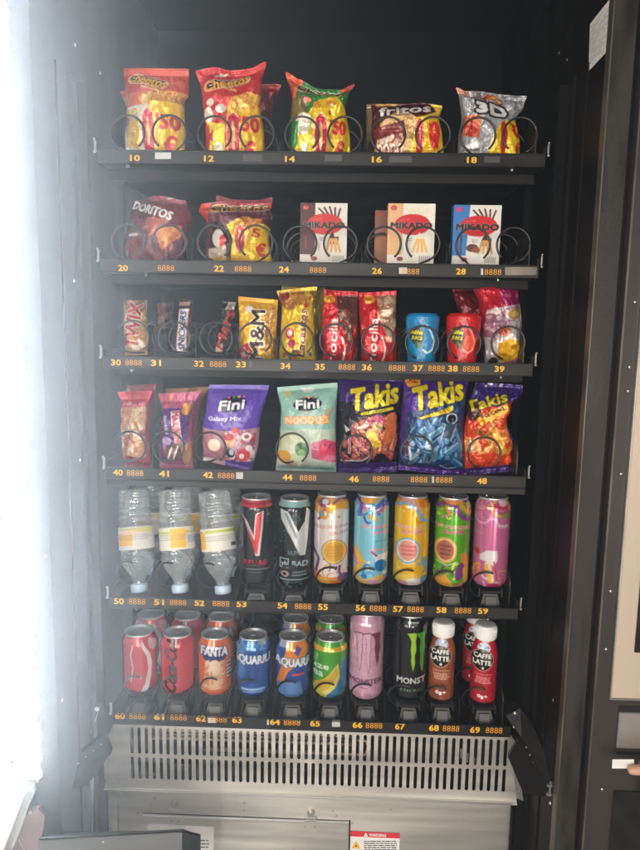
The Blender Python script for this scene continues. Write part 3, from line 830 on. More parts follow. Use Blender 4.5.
# ---- the lit strip on the left frame
LX0, LX1 = -.505, -.4405
zl = at(20,776,YF-.005)[2]; zh = ZC+.56
mb = MB(); mb.box(LX0-.03,LX1-.0022,YF-.006,YF+.002,zl-.004,zh,.001); mb.box(LX1-.002,LX1,YF-.0128,YF+.002,zl-.004,zh); mb.box(LX0+.0275,LX0+.0295,YF-.0128,YF-.0062,zl-.004,zh); ls = mb.build('light_strip', MT['white'], VM)  # side lips added to keep the cover's light off the frame
LED = bpy.data.materials.new('light strip cover'); LED.use_nodes = True
_b = LED.node_tree.nodes['Principled BSDF']; _b.inputs['Base Color'].default_value=(.8,.8,.8,1)
_b.inputs['Emission Color'].default_value=(.87,.95,1,1); _b.inputs['Emission Strength'].default_value=LEDW
mb = MB(); mb.box(LX0+.030,LX1-.0025,YF-.012,YF-.0064,zl,zh-.002); mb.build('glowing_cover', LED, ls)
DIO = mat('diode lens', (.9,.9,.9), rough=.3, emit=((.9,.97,1),6.0)); DIO.cycles.emission_sampling = 'NONE'
n = int((zh-zl)/.0275); proto = None
for k in range(n):
    z = zl+.012+k*.0275
    if proto is None:
        mb = MB(); mb.dome((0,0,0),(0,-1,0),.0100,.006,18,5); proto = mb.build('diode', DIO, None, True); d = proto
    else: d = proto.copy(); COL.objects.link(d); d.parent = None
    d.location = (LX1-.001, YF-.0130, z); adopt(d, ls)
for k in range(n):
    mb = MB(); mb.cyl((LX0+.021,YF-.0062,zl+.02+k*.0275),(0,-1,0),.0075,.002,16); mb.build('strip_stud', MT['edge'], ls)
# lower end of the left frame
mb = MB(); pxslab(mb, [(-12,779,-.17),(27,779,-.17),(24,800,-.17),(2,860,-.17),(-12,870,-.17)], .01); mb.build('lower_frame', MT['white'], VM)
mb = MB(); pxslab(mb, [(25.5,792,-.172),(31,788,-.172),(33,795,-.172),(7,865,-.172),(-2,865,-.172)], .014); mb.build('frame_edge', MT['steel2'], VM)
mb = MB(); pxslab(mb, [(28,778,-.15),(44,785,-.15),(47,860,-.15),(26,860,-.15)], .005); mb.build('frame_foot', MT['plastic'], VM)
mb = MB(); pxslab(mb, [(25,813,-.166),(38,809,-.166),(45,816,-.166),(43,832,-.166),(32,865,-.166),(8,865,-.166)], .012); pl = mb.build('lock_cover', MT['pink'], VM)
mb = MB(); mb.dome(at(31,812,-.167),(0,-1,0),.0045,.004); mb.dome(at(26,812,-.167),(0,-1,0),.003,.003); mb.build('screw', MT['zinc'], pl, True)
mb = MB(); mb.tube([at(19,838,-.1675), at(25,852,-.1675)], .0012, 8); mb.build('pull_wire', MT['zinc'], pl)

# ---- the door, swung right round so that its inside faces us
YR = -.165
def P_(x,y,Y=YR): return at(x,y,Y)
xd0 = P_(613.5,430)[0]
mb = MB(); mb.box(xd0,1.18,YR,YR+.05,.12,ZT,.002); fd = mb.build('front_door', MT['frame'].copy(), VM)
fd.data.materials[0] = mat('door inner paint', (.032,.026,.023), rough=.42, vary=(7,.15,(1,1,.4)))
mb = MB(); mb.box(WX+.033,xd0-.004,YF+.03,YF+.05,.12,ZT); mb.build('hinge_gap', MT['dark'], VM)
for k,(y) in enumerate((760,820,560)):
    p = at(584 if y>700 else 596, y, -.12); mb = MB(); mb.box(p[0]-.010,p[0]+.012,-.125,-.118,p[2]-.012,p[2]+.012,.002); mb.build('hinge_leaf', MT['grey'], VM)
mb = MB(); mb.box(xd0,xd0+.003,YR-.003,YR+.001,.12,ZT); mb.build('door_edge', MT['edge'], fd)
for x,y in ((635,302),(629.5,367),(628,391),(621,474),(610.5,591),(606,649),(602,789)):
    p = P_(x,y); mb = MB(); mb.dome(p,(0,-1,0),.0032,.0025,12,3); mb.build('screw', MT['zinc'], fd, True)
bx = P_(616,620)[0]; bz = P_(625,697)[2]
mb = MB(); mb.box(bx,1.12,YR-.006,YR-.0004,bz,ZT-.05,.002); bp_ = mb.build('door_lining', MT['beige'], fd)
mb = MB(); mb.box(bx-.0022,bx,YR-.0065,YR-.0004,bz-.002,ZT-.05,.0006); mb.box(bx,1.12,YR-.0065,YR-.0004,bz-.0022,bz-.0002,.0006); mb.build('lining_trim', MT['steel2'], fd)
p = P_(640,580); mb = MB(); mb.box(p[0]-.003,p[0]+.1,YR-.010,YR-.0062,P_(636,650)[2],P_(636,540)[2],.001); mb.build('lining_recess', MT['plastic'], fd)
def panel(name, x0,y0,x1,y1,dy,m,rr=.0):
    a, b = P_(x0,y0), P_(x1,y1); mb = MB(); mb.box(a[0],max(b[0],a[0]+.01),YR-dy,YR-.0005,b[2],a[2],rr); return mb.build(name, m, fd)
panel('door_slot', 618.5,705.5,760,714.5,.0012,MT['dark'])
panel('steel_plate', 618.5,711,760,752,.004,MT['steel2'],.002)
panel('door_slot', 616,753.5,760,757,.0012,MT['dark'])
panel('lower_panel', 613,790,760,900,.003,MT['plastic'],.001)
# ---- paper slip and the fingers that hold it
mb = MB(); pxslab(mb, [(612.5,759.5,-.200),(634,759.5,-.200),(634,768.5,-.200),(612,768.5,-.200)], .0006)
o = mb.build('paper_slip', MT['paper'], None, origin=at(620,764,-.2)); tag(o, 'small white paper slip held by fingertips at the door edge', 'paper slip')

def person_hand():
    base = at(646,800,-.215)
    me = bpy.data.meshes.new('person')
    def pt(x,y,Y=-.215): return tuple(at(x,y,Y)-base)
    # forearm from the right, palm, four curled fingers and a thumb
    V = [pt(700,806,-.215), pt(740,815,-.22), pt(800,835,-.24), pt(900,870,-.30)]
    Rr = [.030,.026,.028,.038]; E = [(0,1),(1,2),(2,3)]
    def chain(pts, rs, root=0):
        i = root
        for p, r in zip(pts, rs):
            V.append(p); Rr.append(r); E.append((i,len(V)-1)); i = len(V)-1
    chain([pt(682,786,-.215),pt(664,772,-.212),pt(648,769.5,-.208),pt(631,770,-.2075),pt(627.5,770,-.2075)], [.016,.0098,.0088,.0078,.0052])
    chain([pt(682,800,-.212),pt(660,797,-.207),pt(650,800,-.196),pt(656,803,-.186)], [.015,.0098,.0086,.0072])
    chain([pt(684,812,-.212),pt(664,813,-.207),pt(654,815,-.196),pt(660,817,-.186)], [.014,.0092,.008,.007])
    chain([pt(688,824,-.214),pt(670,829,-.21),pt(662,830,-.2),pt(667,831,-.19)], [.013,.0082,.0072,.0062])
    chain([pt(684,772,-.195),pt(664,763,-.187),pt(646,764,-.190),pt(639,766,-.192)], [.014,.0105,.009,.007])
    me.from_pydata(V, E, []); me.update()
    o = bpy.data.objects.new('person', me); COL.objects.link(o); o.location = tuple(base)
    sk = o.modifiers.new('s','SKIN'); sk.use_smooth_shade = True
    for d, r in zip(me.skin_vertices[0].data, Rr): d.radius = (r, r)
    me.skin_vertices[0].data[0].use_root = True
    sb = o.modifiers.new('u','SUBSURF'); sb.levels = 2; sb.render_levels = 2
    me.materials.append(MT['skin'])
    dg = bpy.context.evaluated_depsgraph_get(); ev = o.evaluated_get(dg)
    m2 = bpy.data.meshes.new_from_object(ev); o.modifiers.clear(); o.data = m2; m2.name = 'person'
    if not m2.materials: m2.materials.append(MT['skin'])
    m2.shade_smooth()
    tag(o, 'hand of a person reaching in from the right and pinching a white slip', 'person')
person_hand()

# ---- pavement, air, light
mb = MB(); mb.add([(-30,-30,0),(30,-30,0),(30,30,0),(-30,30,0)],[(0,1,2,3)])
g = mb.build('ground', MT['ground']); tag(g, 'grey concrete pavement under the machine', None, None, 'structure')
if GLARE_HAZE > 0:  # scattering volume added to imitate lens glare from the strip
    mb = MB(); mb.box(-3.2,3.2,-4.2,1.2,-1.0,3.6)
    hm = bpy.data.materials.new('glare_air'); hm.use_nodes = True; nt = hm.node_tree
    for nd in list(nt.nodes):
        if nd.type == 'BSDF_PRINCIPLED': nt.nodes.remove(nd)
    pv = nt.nodes.new('ShaderNodeVolumePrincipled'); pv.inputs['Density'].default_value = GLARE_HAZE; pv.inputs['Color'].default_value = (.93,.96,1,1)
    pv.inputs['Anisotropy'].default_value = ANI
    nt.links.new(pv.outputs[0], nt.nodes['Material Output'].inputs['Volume'])
    h = mb.build('glare_haze', hm); tag(h, 'faint bright veil added to give lens glare around the lit strip', None, None, 'stuff')

w = bpy.data.worlds.new('World'); SC.world = w; w.use_nodes = True
nt = w.node_tree; bg = nt.nodes['Background']
sk = nt.nodes.new('ShaderNodeTexSky'); sk.sky_type = 'NISHITA'; sk.sun_disc = False
sk.sun_elevation = math.radians(38); sk.sun_rotation = math.radians(200)
nt.links.new(sk.outputs[0], bg.inputs[0]); bg.inputs[1].default_value = SKYW
def area(name, loc, look, sx, sy, power, col):
    l = bpy.data.lights.new(name,'AREA'); l.shape='RECTANGLE'; l.size=sx; l.size_y=sy; l.energy=power; l.color=col
    o = bpy.data.objects.new(name,l); COL.objects.link(o); o.location = loc
    o.rotation_euler = (Vector(look)-Vector(loc)).to_track_quat('-Z','Y').to_euler()
    return o

# ------------------------------------------------------------------ the goods
G1 = 'snack bags on the shelves'
def price_flash(a, x0, x1, y0, y1, zx, zy, zh, fx, fy, fw, ex, ey, rnd=0):
    """yellow flash with the printed price 0'50 and the euro sign"""
    a.text('0', zx, zy, zh*.36, zh, '#c8202c', bold=.09, out='#f7d9c9', ow=.04)
    a.text("'50", fx, fy, fw, zh*.36, '#cc2428', bold=.08)
    a.text('€', ex, ey, fw*.55, zh*.38, '#cc2428', bold=.04)
def cheet(a, x, y, w, h, rot, fill='#f2b430', arc=0):
    a.text('Cheetos', x, y, w, h, '#15110c', rot=rot, shear=.12, bold=.20, out='#f3ead2', ow=.05, arc=arc)
    a.text('Cheetos', x, y, w, h, fill, rot=rot, shear=.12, bold=.05, arc=arc)

# ---- tray 1
def art10():
    a = Art(108,60,196,158,'#d8502e')
    a.poly([(108,92),(130,101),(150,96),(170,93),(196,92),(196,158),(108,158)],'#e8a540')
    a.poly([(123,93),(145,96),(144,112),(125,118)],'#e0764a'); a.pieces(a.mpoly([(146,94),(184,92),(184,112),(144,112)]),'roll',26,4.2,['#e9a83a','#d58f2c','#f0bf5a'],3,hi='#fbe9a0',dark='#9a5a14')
    a.poly([(120,110),(150,106),(152,158),(118,158)],'#e6dcc6'); a.blotch(a.mpoly([(124,112),(140,110),(141,146),(121,150)]),['#f3efe2','#d9cfa6','#b58aa0','#f2d25a'],6,7)
    a.ell(134,132,8,12,'#eec23e'); a.ell(131,142,7,4,'#f6edd0')
    a.poly([(155,104),(183,104),(184,158),(153,158)],'#f6c727')
    a.ell(152,128,7,17,'#f3c733'); price_flash(a,0,0,0,0,150,128,34,169,122,22,171,138)
    a.rect(118,147,186,151,'#d5c987'); a.rect(108,64,196,67.5,'#c24a38')
    cheet(a,148,81,40,12,-12); a.text('pandilla',152,91,18,4,'#f2dd9a',rot=-14,bold=.05)
    return a
bag('cheese_puff_bag','orange and yellow cheese puff bag on the top tray above number 10',art10(),(120.5,65),(186.5,64.5),(183,151),(121,151),0,
    left=[(0,0),(.3,2),(.45,3.5),(.8,1.5),(1,0)],right=[(0,0),(.32,1),(.4,-3),(.8,-1),(1,0)],top=[(0,0),(.5,1.5),(1,0)],seed=3,group=G1)
def art12():
    a = Art(185,52,292,158,'#c9201f')
    a.poly([(203,98),(226,103),(232,158),(200,158)],'#c42a22')
    a.ell(211,104,4,4,'#efe8dc'); a.ell(222,111,5,4.5,'#efe6da'); a.ell(209,116,5,7,'#e7dccd')
    a.poly([(208,122),(226,124),(225,158),(206,158)],'#f2d83a'); a.rect(203,124,210,140,'#d23a2a'); a.ell(219,140,5,5,'#f1ead2'); a.text('xl',211,131,6,7,'#c52020',bold=.08)
    a.poly([(232,99),(248,93),(262,94),(266,158),(226,158),(228,112)],'#f4bf22')
    a.pieces(a.mpoly([(232,99),(248,92),(260,93),(260,108),(236,112)]),'roll',22,4.2,['#efa826','#dd8d18','#f5b840'],5,hi='#fbe9a0',dark='#9a5a14')
    price_flash(a,0,0,0,0,234,131,34,249,123,21,250,141)
    a.ell(231,133,0.1,0.1,'#000'+'000'); a.rect(203,147.5,268,152,'#c98f1c',.6)
    cheet(a,227,83,46,11,17,arc=-2); a.text('pandilla',230,90.5,14,3.5,'#f5d068',rot=-8,bold=.05)
    a.poly([(214,77),(219,70),(222,72),(227,69),(222,76)],'#f5f0e8')
    return a
a12 = art12()
b12 = bag('cheese_puff_bag','bright red cheese puff bag with a curled top corner above number 12',a12,(194.5,69),(265,57),(265.5,151),(206,151),0,
    left=[(0,0),(.2,3),(.5,2),(1,0)],right=[(0,0),(.25,-4.5),(.5,-6),(.8,-2),(1,0)],top=[(0,0),(.25,-2),(.5,3),(.8,3.5),(.92,1),(1,0)],seed=5,wr=1.2,group=G1)
bag('cheese_puff_bag','red puff bag standing behind the bright red bag above number 12',
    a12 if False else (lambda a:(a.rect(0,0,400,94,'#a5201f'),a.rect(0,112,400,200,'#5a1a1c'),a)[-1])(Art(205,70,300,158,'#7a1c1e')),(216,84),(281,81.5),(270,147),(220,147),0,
    Y=.137,right=[(0,0),(.3,-5),(.6,-6),(1,0)],seed=8,group=G1)
bag('cheese_puff_bag','orange puff bag peeking out behind the bag above number 10',
    (lambda a:(a.poly([(108,96),(190,96),(190,160),(108,160)],'#d9b070'),a)[-1])(Art(105,70,196,158,'#cf5a34')),(117,88),(178,86),(176,147),(124,147),0,
    Y=.137,left=[(0,0),(.3,5),(1,0)],seed=9,group=G1)
def art14():
    a = Art(276,62,372,158,'#2f7a35')
    a.poly([(280,60),(304,78),(298,90),(294,110),(280,120)],'#d4502a')
    a.poly([(340,86),(360,74),(366,82),(350,86),(344,92)],'#b93a28')
    a.poly([(292,100),(306,96),(308,118),(290,120)],'#7a6a38'); a.ell(308,102,4,3,'#d8603a')
    a.poly([(311,112),(321,98),(337,96),(345,108),(352,120),(356,158),(292,158),(296,134)],'#f2c81f')
    a.ell(304,124,8,9,'#dcd7c6'); a.ell(307,122,5,5,'#efe6cf'); a.poly([(291,126),(299,122),(297,145),(290,145)],'#2f8a3c')
    a.ell(317,107,4,3.6,'#e8922c'); a.ell(331,104,5,4,'#e8922c'); a.ell(332,106,2,1.6,'#fbe9c0')
    a.poly([(294,140),(308,132),(314,158),(290,158)],'#ecd24a'); a.ell(305,141,3.5,4,'#f1ead0')
    a.rect(288,144,306,152,'#b9b98a',.7); a.poly([(309,100),(338,90),(341,96),(330,97),(316,102)],'#45a04a')
    price_flash(a,0,0,0,0,321,133,34,338,127,16,340,143)
    a.text('1',330,114,2,4,'#c8202c',bold=.05)
    cheet(a,319,90.5,46,8.5,-4,'#b98a3a',arc=0)
    return a
bag('cheese_puff_bag','green and yellow puff bag with orange side and twisted top above number 14',art14(),(285.3,70.5),(355,80),(352,152),(289,152),0,
    left=[(0,0),(.3,5),(.6,2),(1,0)],right=[(0,0),(.12,-5),(.35,-8),(.8,-2),(1,0)],top=[(0,0),(.2,5),(.45,10),(.75,7),(1,0)],seed=11,wr=1.5,group=G1)
def art16():
    a = Art(360,92,455,158,'#4b1613')
    a.poly([(375,99),(400,99),(396,103),(377,105)],'#b98c4a'); a.poly([(430,98),(444,105),(440,118),(448,158),(404,158),(410,120),(424,118),(436,112)],'#e3bb3c')
    a.poly([(402,108),(380,124),(370,158),(410,158),(416,120)],'#c79a5c'); a.poly([(374,128),(404,122),(404,136),(376,142)],'#7c1f1a')
    a.text('sabor',385,128.5,8,2,'#f0e4d4'); a.text('BARBACOA',394,128.3,13,2.6,'#f3eada',bold=.05); a.text('crujiente',392,132,14,2.4,'#e8b08a')
    a.blotch(a.mpoly([(377,137),(402,134),(404,150),(374,150)]),['#b8846a','#d9b79a','#9a4034','#e5cdb4'],3,2)
    for k in range(4): a.ell(380+k*6.5,144,2.6,4,'#ead9c6'); a.ell(380+k*6.5,143,1.2,2,'#a23c2c')
    a.poly([(366,149),(412,148),(410,158),(362,158)],'#d9d3cb')
    a.poly([(418,120),(440,118),(450,158),(406,158)],'#f4c61c'); a.ell(419,134,4.5,13,'#c9201f'); a.ell(434,133,6,10,'#d9302a'); a.ell(434,131,2,3,'#f2c81f')
    a.text('0',419.5,134,6,17,'#d82028',bold=.06,out='#f0c0a8',ow=.05); a.text("'5",432.5,129,9,8,'#c8202c',bold=.05); a.text('€',435.5,139,6,7,'#c8202c',bold=.05)
    a.text('fritos',405,110,52,10.5,'#e9e4dc',rot=4,shear=.1,bold=.055,out='#2b0d0c',ow=.03)
    return a
a16 = art16()
bag('corn_snack_bag','dark maroon corn snack bag with silver lettering and yellow corner above number 16',a16,(371.5,100),(443,104),(447,152.5),(368,152.5),0,
    left=[(0,0),(.3,2),(1,0)],right=[(0,0),(.3,-4),(.6,-2),(1,0)],top=[(0,0),(.3,-1.5),(.7,-3),(1,0)],seal=(.05,.06),seed=13,group=G1)
bag('corn_snack_bag','tan edged snack bag half hidden behind the maroon one above number 16',
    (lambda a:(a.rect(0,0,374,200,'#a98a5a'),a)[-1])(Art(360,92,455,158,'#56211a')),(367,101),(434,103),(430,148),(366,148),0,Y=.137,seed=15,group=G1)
def art18():
    a = Art(448,78,540,158,'#a8a8ab')
    a.poly([(450,82),(482,90),(480,98),(462,96)],'#b5653f',.8); a.blotch(a.mpoly([(466,86),(540,80),(520,110),(470,116)]),['#85868a','#b9babd','#6f7074','#a3a4a8'],8,4,.8)
    a.poly([(464,118),(480,118),(478,136),(461,134)],'#c8663c'); a.ell(470,129,6.5,6.5,'#b8301e'); a.ell(468,126,2.5,2,'#e2805a')
    a.poly([(461,140),(482,138),(480,152),(458,152)],'#cfd0d2'); a.micro(462,141,480,149,'#5a4a44',3,4)
    a.poly([(492,135),(500,124),(514,118),(522,124),(530,158),(482,158)],'#f4ca1c')
    a.ell(503,134,3.6,12,'#c8202c'); a.ell(518,129,5,6,'#d8401c'); a.ell(518,128,2,3,'#f4a81c'); a.text('0',503,135,6.5,20,'#d8222a',bold=.05); a.text("'5",513,127,7,8,'#c8202c',bold=.05)
    a.text('€',519,141,7,8,'#c8202c',bold=.06)
    a.ell(493,100,11,8,'#a8301c'); a.ell(495,98,7,5,'#e8a02c'); a.text("lay's",494.5,101,17,7,'#f5ecd8',rot=5,bold=.05,shear=.15,out='#8a1c14',ow=.03)
    a.text('3D',491,111,34,12,'#e6e6e4',rot=-6,shear=-.15,bold=.12,out='#2a2a2e',ow=.13)
    return a
bag('corn_snack_bag','crumpled silver snack bag with a yellow price corner above number 18',art18(),(456.5,86.5),(530.5,91),(528,153),(458.5,152.5),0,
    left=[(0,0),(.15,3),(.45,5),(.8,1),(1,0)],right=[(0,0),(.18,-3),(.4,-11),(.8,-6),(1,0)],top=[(0,0),(.12,3),(.4,1),(.7,0),(1,0)],seed=17,wr=1.8,group=G1)

# ---- tray 2
def art20():
    a = Art(112,184,196,266,'#5a1622')
    a.poly([(150,186),(200,196),(196,230),(170,222),(150,206)],'#7c1626')
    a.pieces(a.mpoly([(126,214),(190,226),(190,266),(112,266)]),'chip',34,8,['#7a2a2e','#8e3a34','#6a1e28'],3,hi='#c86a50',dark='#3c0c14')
    a.poly([(157,231),(183,226),(182,236),(163,247)],'#cf7c36'); a.poly([(150,218),(166,220),(156,236),(146,230)],'#b0563c',.8); a.blotch(a.mpoly([(157,231),(183,226),(182,236),(163,247)]),['#d88838','#b8602a','#e09c50'],4,8,.7)
    a.rect(129,234,140,236.5,'#e6dcd8'); a.text('queso',144,236,9,3,'#f0e4da',rot=-20)
    a.poly([(116,254),(156,254),(156,260),(114,260)],'#e4dcd8'); a.poly([(158,254),(186,252),(188,260),(156,260)],'#c98a84')
    a.text('DORITOS',152.5,210.5,46,9.5,'#efe9e4',rot=-19,shear=0,bold=.06,out='#2c0c12',ow=.03,arc=0)
    a.line([(167,198),(174,196),(181,195)],1.8,'#a9b0a9')
    return a
bag('tortilla_chip_bag','dull maroon tortilla chip bag with slanted white lettering above number 20',art20(),(130,196),(184,197),(185.5,258.5),(120,259),1,
    left=[(0,0),(.5,-1),(.8,-1),(1,0)],right=[(0,0),(.3,6),(.5,3),(.8,-1),(1,0)],top=[(0,2),(.5,-2),(1,2)],seed=21,wr=1.1,group=G1)
def art22():
    a = Art(190,186,286,268,'#5c1a2e')
    a.poly([(190,198),(210,202),(208,222),(196,226)],'#c8342c'); a.poly([(212,188),(240,196),(272,190),(274,206),(216,206)],'#9c2430')
    a.poly([(212,222),(232,224),(234,262),(208,262)],'#3c1a20'); a.ell(219,238,6,8,'#e8e0d8'); a.ell(224,242,3,6,'#d8302c'); a.poly([(209,247),(228,245),(227,256),(208,256)],'#c9b4a6')
    a.poly([(228,226),(240,219),(258,220),(266,228),(274,262),(230,262),(234,240)],'#f2c424'); a.pieces(a.mpoly([(234,224),(244,217),(262,219),(262,228),(236,230)]),'roll',18,3.6,['#e8962c','#d87a1c','#e8a83c'],6,hi='#f8d070',dark='#8a4a10')
    a.ell(262,242,12,18,'#f2c61e'); a.text('0',241,238,10,24,'#c8202c',bold=.07,out='#f0d0b4',ow=.03); a.text("'5",254.5,233,12,9,'#cc2428',bold=.05,rot=-6); a.text('€',261,247,9,10,'#cc2428',bold=.06,rot=-6)
    a.poly([(202,256),(276,256),(276,268),(200,268)],'#b02a2c'); a.poly([(212,252),(262,254),(262,259),(210,258)],'#d8a43c',.6)
    cheet(a,238,207,56,9.5,4,'#c98a34',arc=0)
    for x in (258,264,270): a.ell(x,213+(x%3),2,1.8,'#7a5a5e')
    return a
bag('cheese_puff_bag','maroon cheese puff bag with yellow price flash above number 22',art22(),(200,203),(270,200),(274,262.5),(201,262.5),1,
    left=[(0,0),(.12,-2),(.3,5),(.6,5),(1,0)],right=[(0,0),(.3,0),(.6,-5),(1,0)],top=[(0,0),(.3,-2),(.6,0),(1,0)],seed=23,wr=1.3,group=G1)
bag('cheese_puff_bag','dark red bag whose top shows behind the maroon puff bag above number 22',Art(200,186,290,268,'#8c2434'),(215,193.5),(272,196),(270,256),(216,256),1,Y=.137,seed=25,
    top=[(0,0),(.3,3),(.7,3),(1,0)],group=G1)

def biscuit_box(name, label, x0,y0,x1,y1, xb0, xb1, fn, Y=.048, row=1, yaw=0.0, dep=.022, wpx=None):
    """upright carton: printed front, plain sides; x at top and at the bottom"""
    TL, TR = at(x0,y0,Y), at(x1,y0,Y); BL, BR = at(xb0,y1,Y), at(xb1,y1,Y)
    z1 = (TL[2]+TR[2])/2; z0 = FLOOR[row]+.001
    zl = (BL[2]+BR[2])/2
    xl, xr = (TL[0]+BL[0])/2, (TR[0]+BR[0])/2
    W = xr-xl; cx = (xl+xr)/2
    art = fn()
    nu, nv = int((x1-x0)*2.2), int((y1-y0)*2.2)
    u, v = np.meshgrid(np.linspace(0,1,nu), np.linspace(0,1,nv))
    px = (x0*(1-u)+x1*u)*(1-v)+(xb0*(1-u)+xb1*u)*v; py = y0*(1-v)+y1*v
    H = z1-z0
    ca, sa = math.cos(yaw), math.sin(yaw)
    sheets = []
    vis = (z1-zl)/H
    def wp(lx, ly, z): return np.stack([cx+lx*ca-ly*sa, Y+lx*sa+ly*ca, z], -1)
    e = .0012
    bul = .0012*np.sin(u*math.pi)*np.sin(v*math.pi)
    lx = (u-.5)*W; z = z1-v*H
    C = art.sample(px, y0+(y1-y0)*np.minimum(v/vis,1.0))
    sheets.append((wp(lx, -bul, z), C))
    side = lambda c: np.array(lin(hexc(c)))
    def plain(P, col): sheets.append((P, np.zeros(P.shape)+col))
    q, s = np.meshgrid(np.linspace(0,1,6), np.linspace(0,1,6))
    cL, cR = C[nv//2,1], C[nv//2,-2]
    plain(wp(-.5*W+0*q, dep*(1-q), z1-s*H), cL); plain(wp(.5*W+0*q, dep*q, z1-s*H), cR)
    plain(wp((.5-q)*W, dep+0*q, z1-s*H), cR); plain(wp((q-.5)*W, dep*(1-s), z1+0*s), C[2,nu//2]); plain(wp((q-.5)*W, dep*s, z0+0*s), cR)
    o = grid_mesh(name, sheets, MT['card'], (cx,Y,z0), smooth=False)
    return tag(o, label, 'biscuit box', 'chocolate stick boxes on the second tray')
def mik(a, x0, x1, y0, y1, side, word, kind):
    w = x1-x0
    a.rect(x0-6,y0-4,x0+w*.32,y1-9,side)
    if kind == 'dark':
        a.rect(x0-6,y0-4,x0+w*.32,y1-9,'#4a1412'); a.rect(x0+w*.1,y0+33,x0+w*.13,y0+46,'#8a2c22')
    cx, cy = x0+w*.53, y0+22
    for k,(dx,r) in enumerate(((-.03,-18),(.06,-8),(.15,0),(.24,9),(.33,18))):
        c = {'dark':'#3a1a12','white':'#ead7b4','blue':'#4a2418'}[kind]
        X = x0+w*(.62+(dx-.15)*.9); a.line([(X+(dx-.15)*w*.35,y0+4+abs(dx-.15)*8),(x0+w*.72+(dx-.15)*w*.3,y0+18)],1.7,c)
    a.ell(cx,cy-1,w*.38,10.5,'#c8161e')
    a.text('LU',x0+w*.12,y0+4.5,5,2.6,'#f0d8d0'); a.ell(x0+w*.12,y0+4.5,3,2.4,'#b8242c'); a.text('LU',x0+w*.12,y0+4.5,3.2,2,'#f5e8e0')
    a.text('MIKADO',x0+w*.51,cy,w*.88,6.8,'#1c0f0c',bold=.08,out='#e8cfc0',ow=.04)
    a.text('pocket',x0+w*.38,cy-6,9,2,'#f0c8a8',rot=4)
    bx = x0+w*.72
    top = {'dark':'#2f140e','white':'#efe2c4','blue':'#3b1b12'}[kind]
    a.poly([(bx-4,y0+33),(bx-1,y0+28),(bx+1,y0+34),(bx+5,y0+33),(bx+5,y0+41),(bx-6,y0+41)],top)
    for dx,r in ((-5,14),(-1.5,4),(2,-4),(5,-14)): a.line([(bx+dx*.6,y0+36),(bx+dx*1.4,y0+48)],2.4,'#d9a058' if kind!='white' else '#e8b868')
    a.ell(x0+w*.3,y1-5,3.2,2.2,'#8c2420')
    for k in range(6): a.rect(x1-13+k*2,y1-8,x1-12.2+k*2,y1-2,'#8a8580')
    a.micro(x0+w*.42,y0+34,x0+w*.56,y0+38,'#6a5a54',2,1)
    return a
biscuit_box('chocolate_stick_box','white and dark brown chocolate stick box with red oval above number 24',300.8,203,346,263.5,299.3,347.8,
    lambda: mik(Art(294,198,354,268,'#dcd6cc'),300.5,346.5,203,263.5,'#4a1412','','dark'))
def a26():
    a = Art(366,198,446,268,'#e4dfd2'); return mik(a,387,433.5,203.5,264,'#e0ae7c','','white')
biscuit_box('chocolate_stick_box','cream and orange chocolate stick box with red oval above number 26',387,203.5,432.7,264,388,436.3,a26)
biscuit_box('chocolate_stick_box','orange tinted box mostly hidden behind the cream box above number 26',373.5,210.5,416,261,376,416,
    lambda:(lambda a:(a.rect(366,208,400,226,'#7c4a38'),a.rect(376,213,381,216,'#a8342c'),a.poly([(374,240),(392,228),(400,264),(374,264)],'#a8683c'),a)[-1])(Art(366,204,426,268,'#8e5a42')),Y=.10)
biscuit_box('chocolate_stick_box','blue and white chocolate stick box with red oval above number 28',451.2,205,497.5,264.8,454.3,503,
    lambda:(lambda a:(a.text('NEW',457,209.5,5,2.5,'#f0d8e4') ,a.ell(456.5,209.5,3.4,2.6,'#c43a78'),a.ell(473,248,6,4,'#5a2c1c'),a.ell(477,250,4,3,'#8a4a2c'),a.line([(461,236),(462,254)],1.2,'#2a1a14'),a)[-1])(mik(Art(444,200,508,270,'#dfdad2'),451.5,500,205,264.8,'#2f74b8','','blue')),yaw=.0)

# ---- tray 3
G3 = 'sweets and bars on the third tray'
def bar_art(x0,y0,x1,y1,base,word,wc,cx,cy,w,h,rot,out=None,extra=None,shear=.1):
    a = Art(x0-8,y0-6,x1+8,y1+8,base)
    if extra: extra(a)
    a.text(word,cx,cy,w,h,wc,rot=rot,shear=shear,bold=.05,out=out,ow=.05)
    return a
bag('chocolate_bar','gold chocolate bar with red lettering standing above number 30',
    bar_art(121,299,147,355,'#a87a3c','TWIX','#b01c20',133.5,325,46,15,84,'#ead8c0',
    lambda a:(a.poly([(122,336),(146,332),(148,355),(122,355)],'#c48a44'),a.poly([(132,346),(140,338),(145,346),(137,352)],'#eee0c4'),a.rect(110,295,126,312,'#5c4634'),a.blotch(a.mpoly([(122,299),(146,299),(146,312),(122,312)]),['#7a4a30','#b07a44','#54382c'],4,3,.8))),
    (123,300),(146,300),(146.5,355),(124,356),2,th=.02,seal=(.06,.05),seed=31,cat='chocolate bar',group=G3,rest=False)
def art31():
    a = Art(168,292,200,362,'#2c1a18')
    a.poly([(178,302),(190,302),(190,306),(178,306)],'#b98a80'); a.poly([(179,309),(190,309),(187,352),(176,351)],'#e8e4e4')
    a.poly([(180,310.5),(189,310.5),(186.2,350),(177.3,349.5)],'#d8d4da'); a.line([(190,309),(187,352)],1.2,'#b82c30'); a.line([(179,309),(176,351)],1.0,'#b82c30')
    a.text('SNICKERS',183,330.5,39,6.6,'#1c2c58',rot=86,shear=.12,bold=.06); return a
bag('chocolate_bar','dark brown chocolate bar with a white lettering band above number 31',art31(),(177,300),(192,300),(189,355),(174,355),2,th=.022,seal=(.06,.04),seed=33,cat='chocolate bar',group=G3,rest=False)
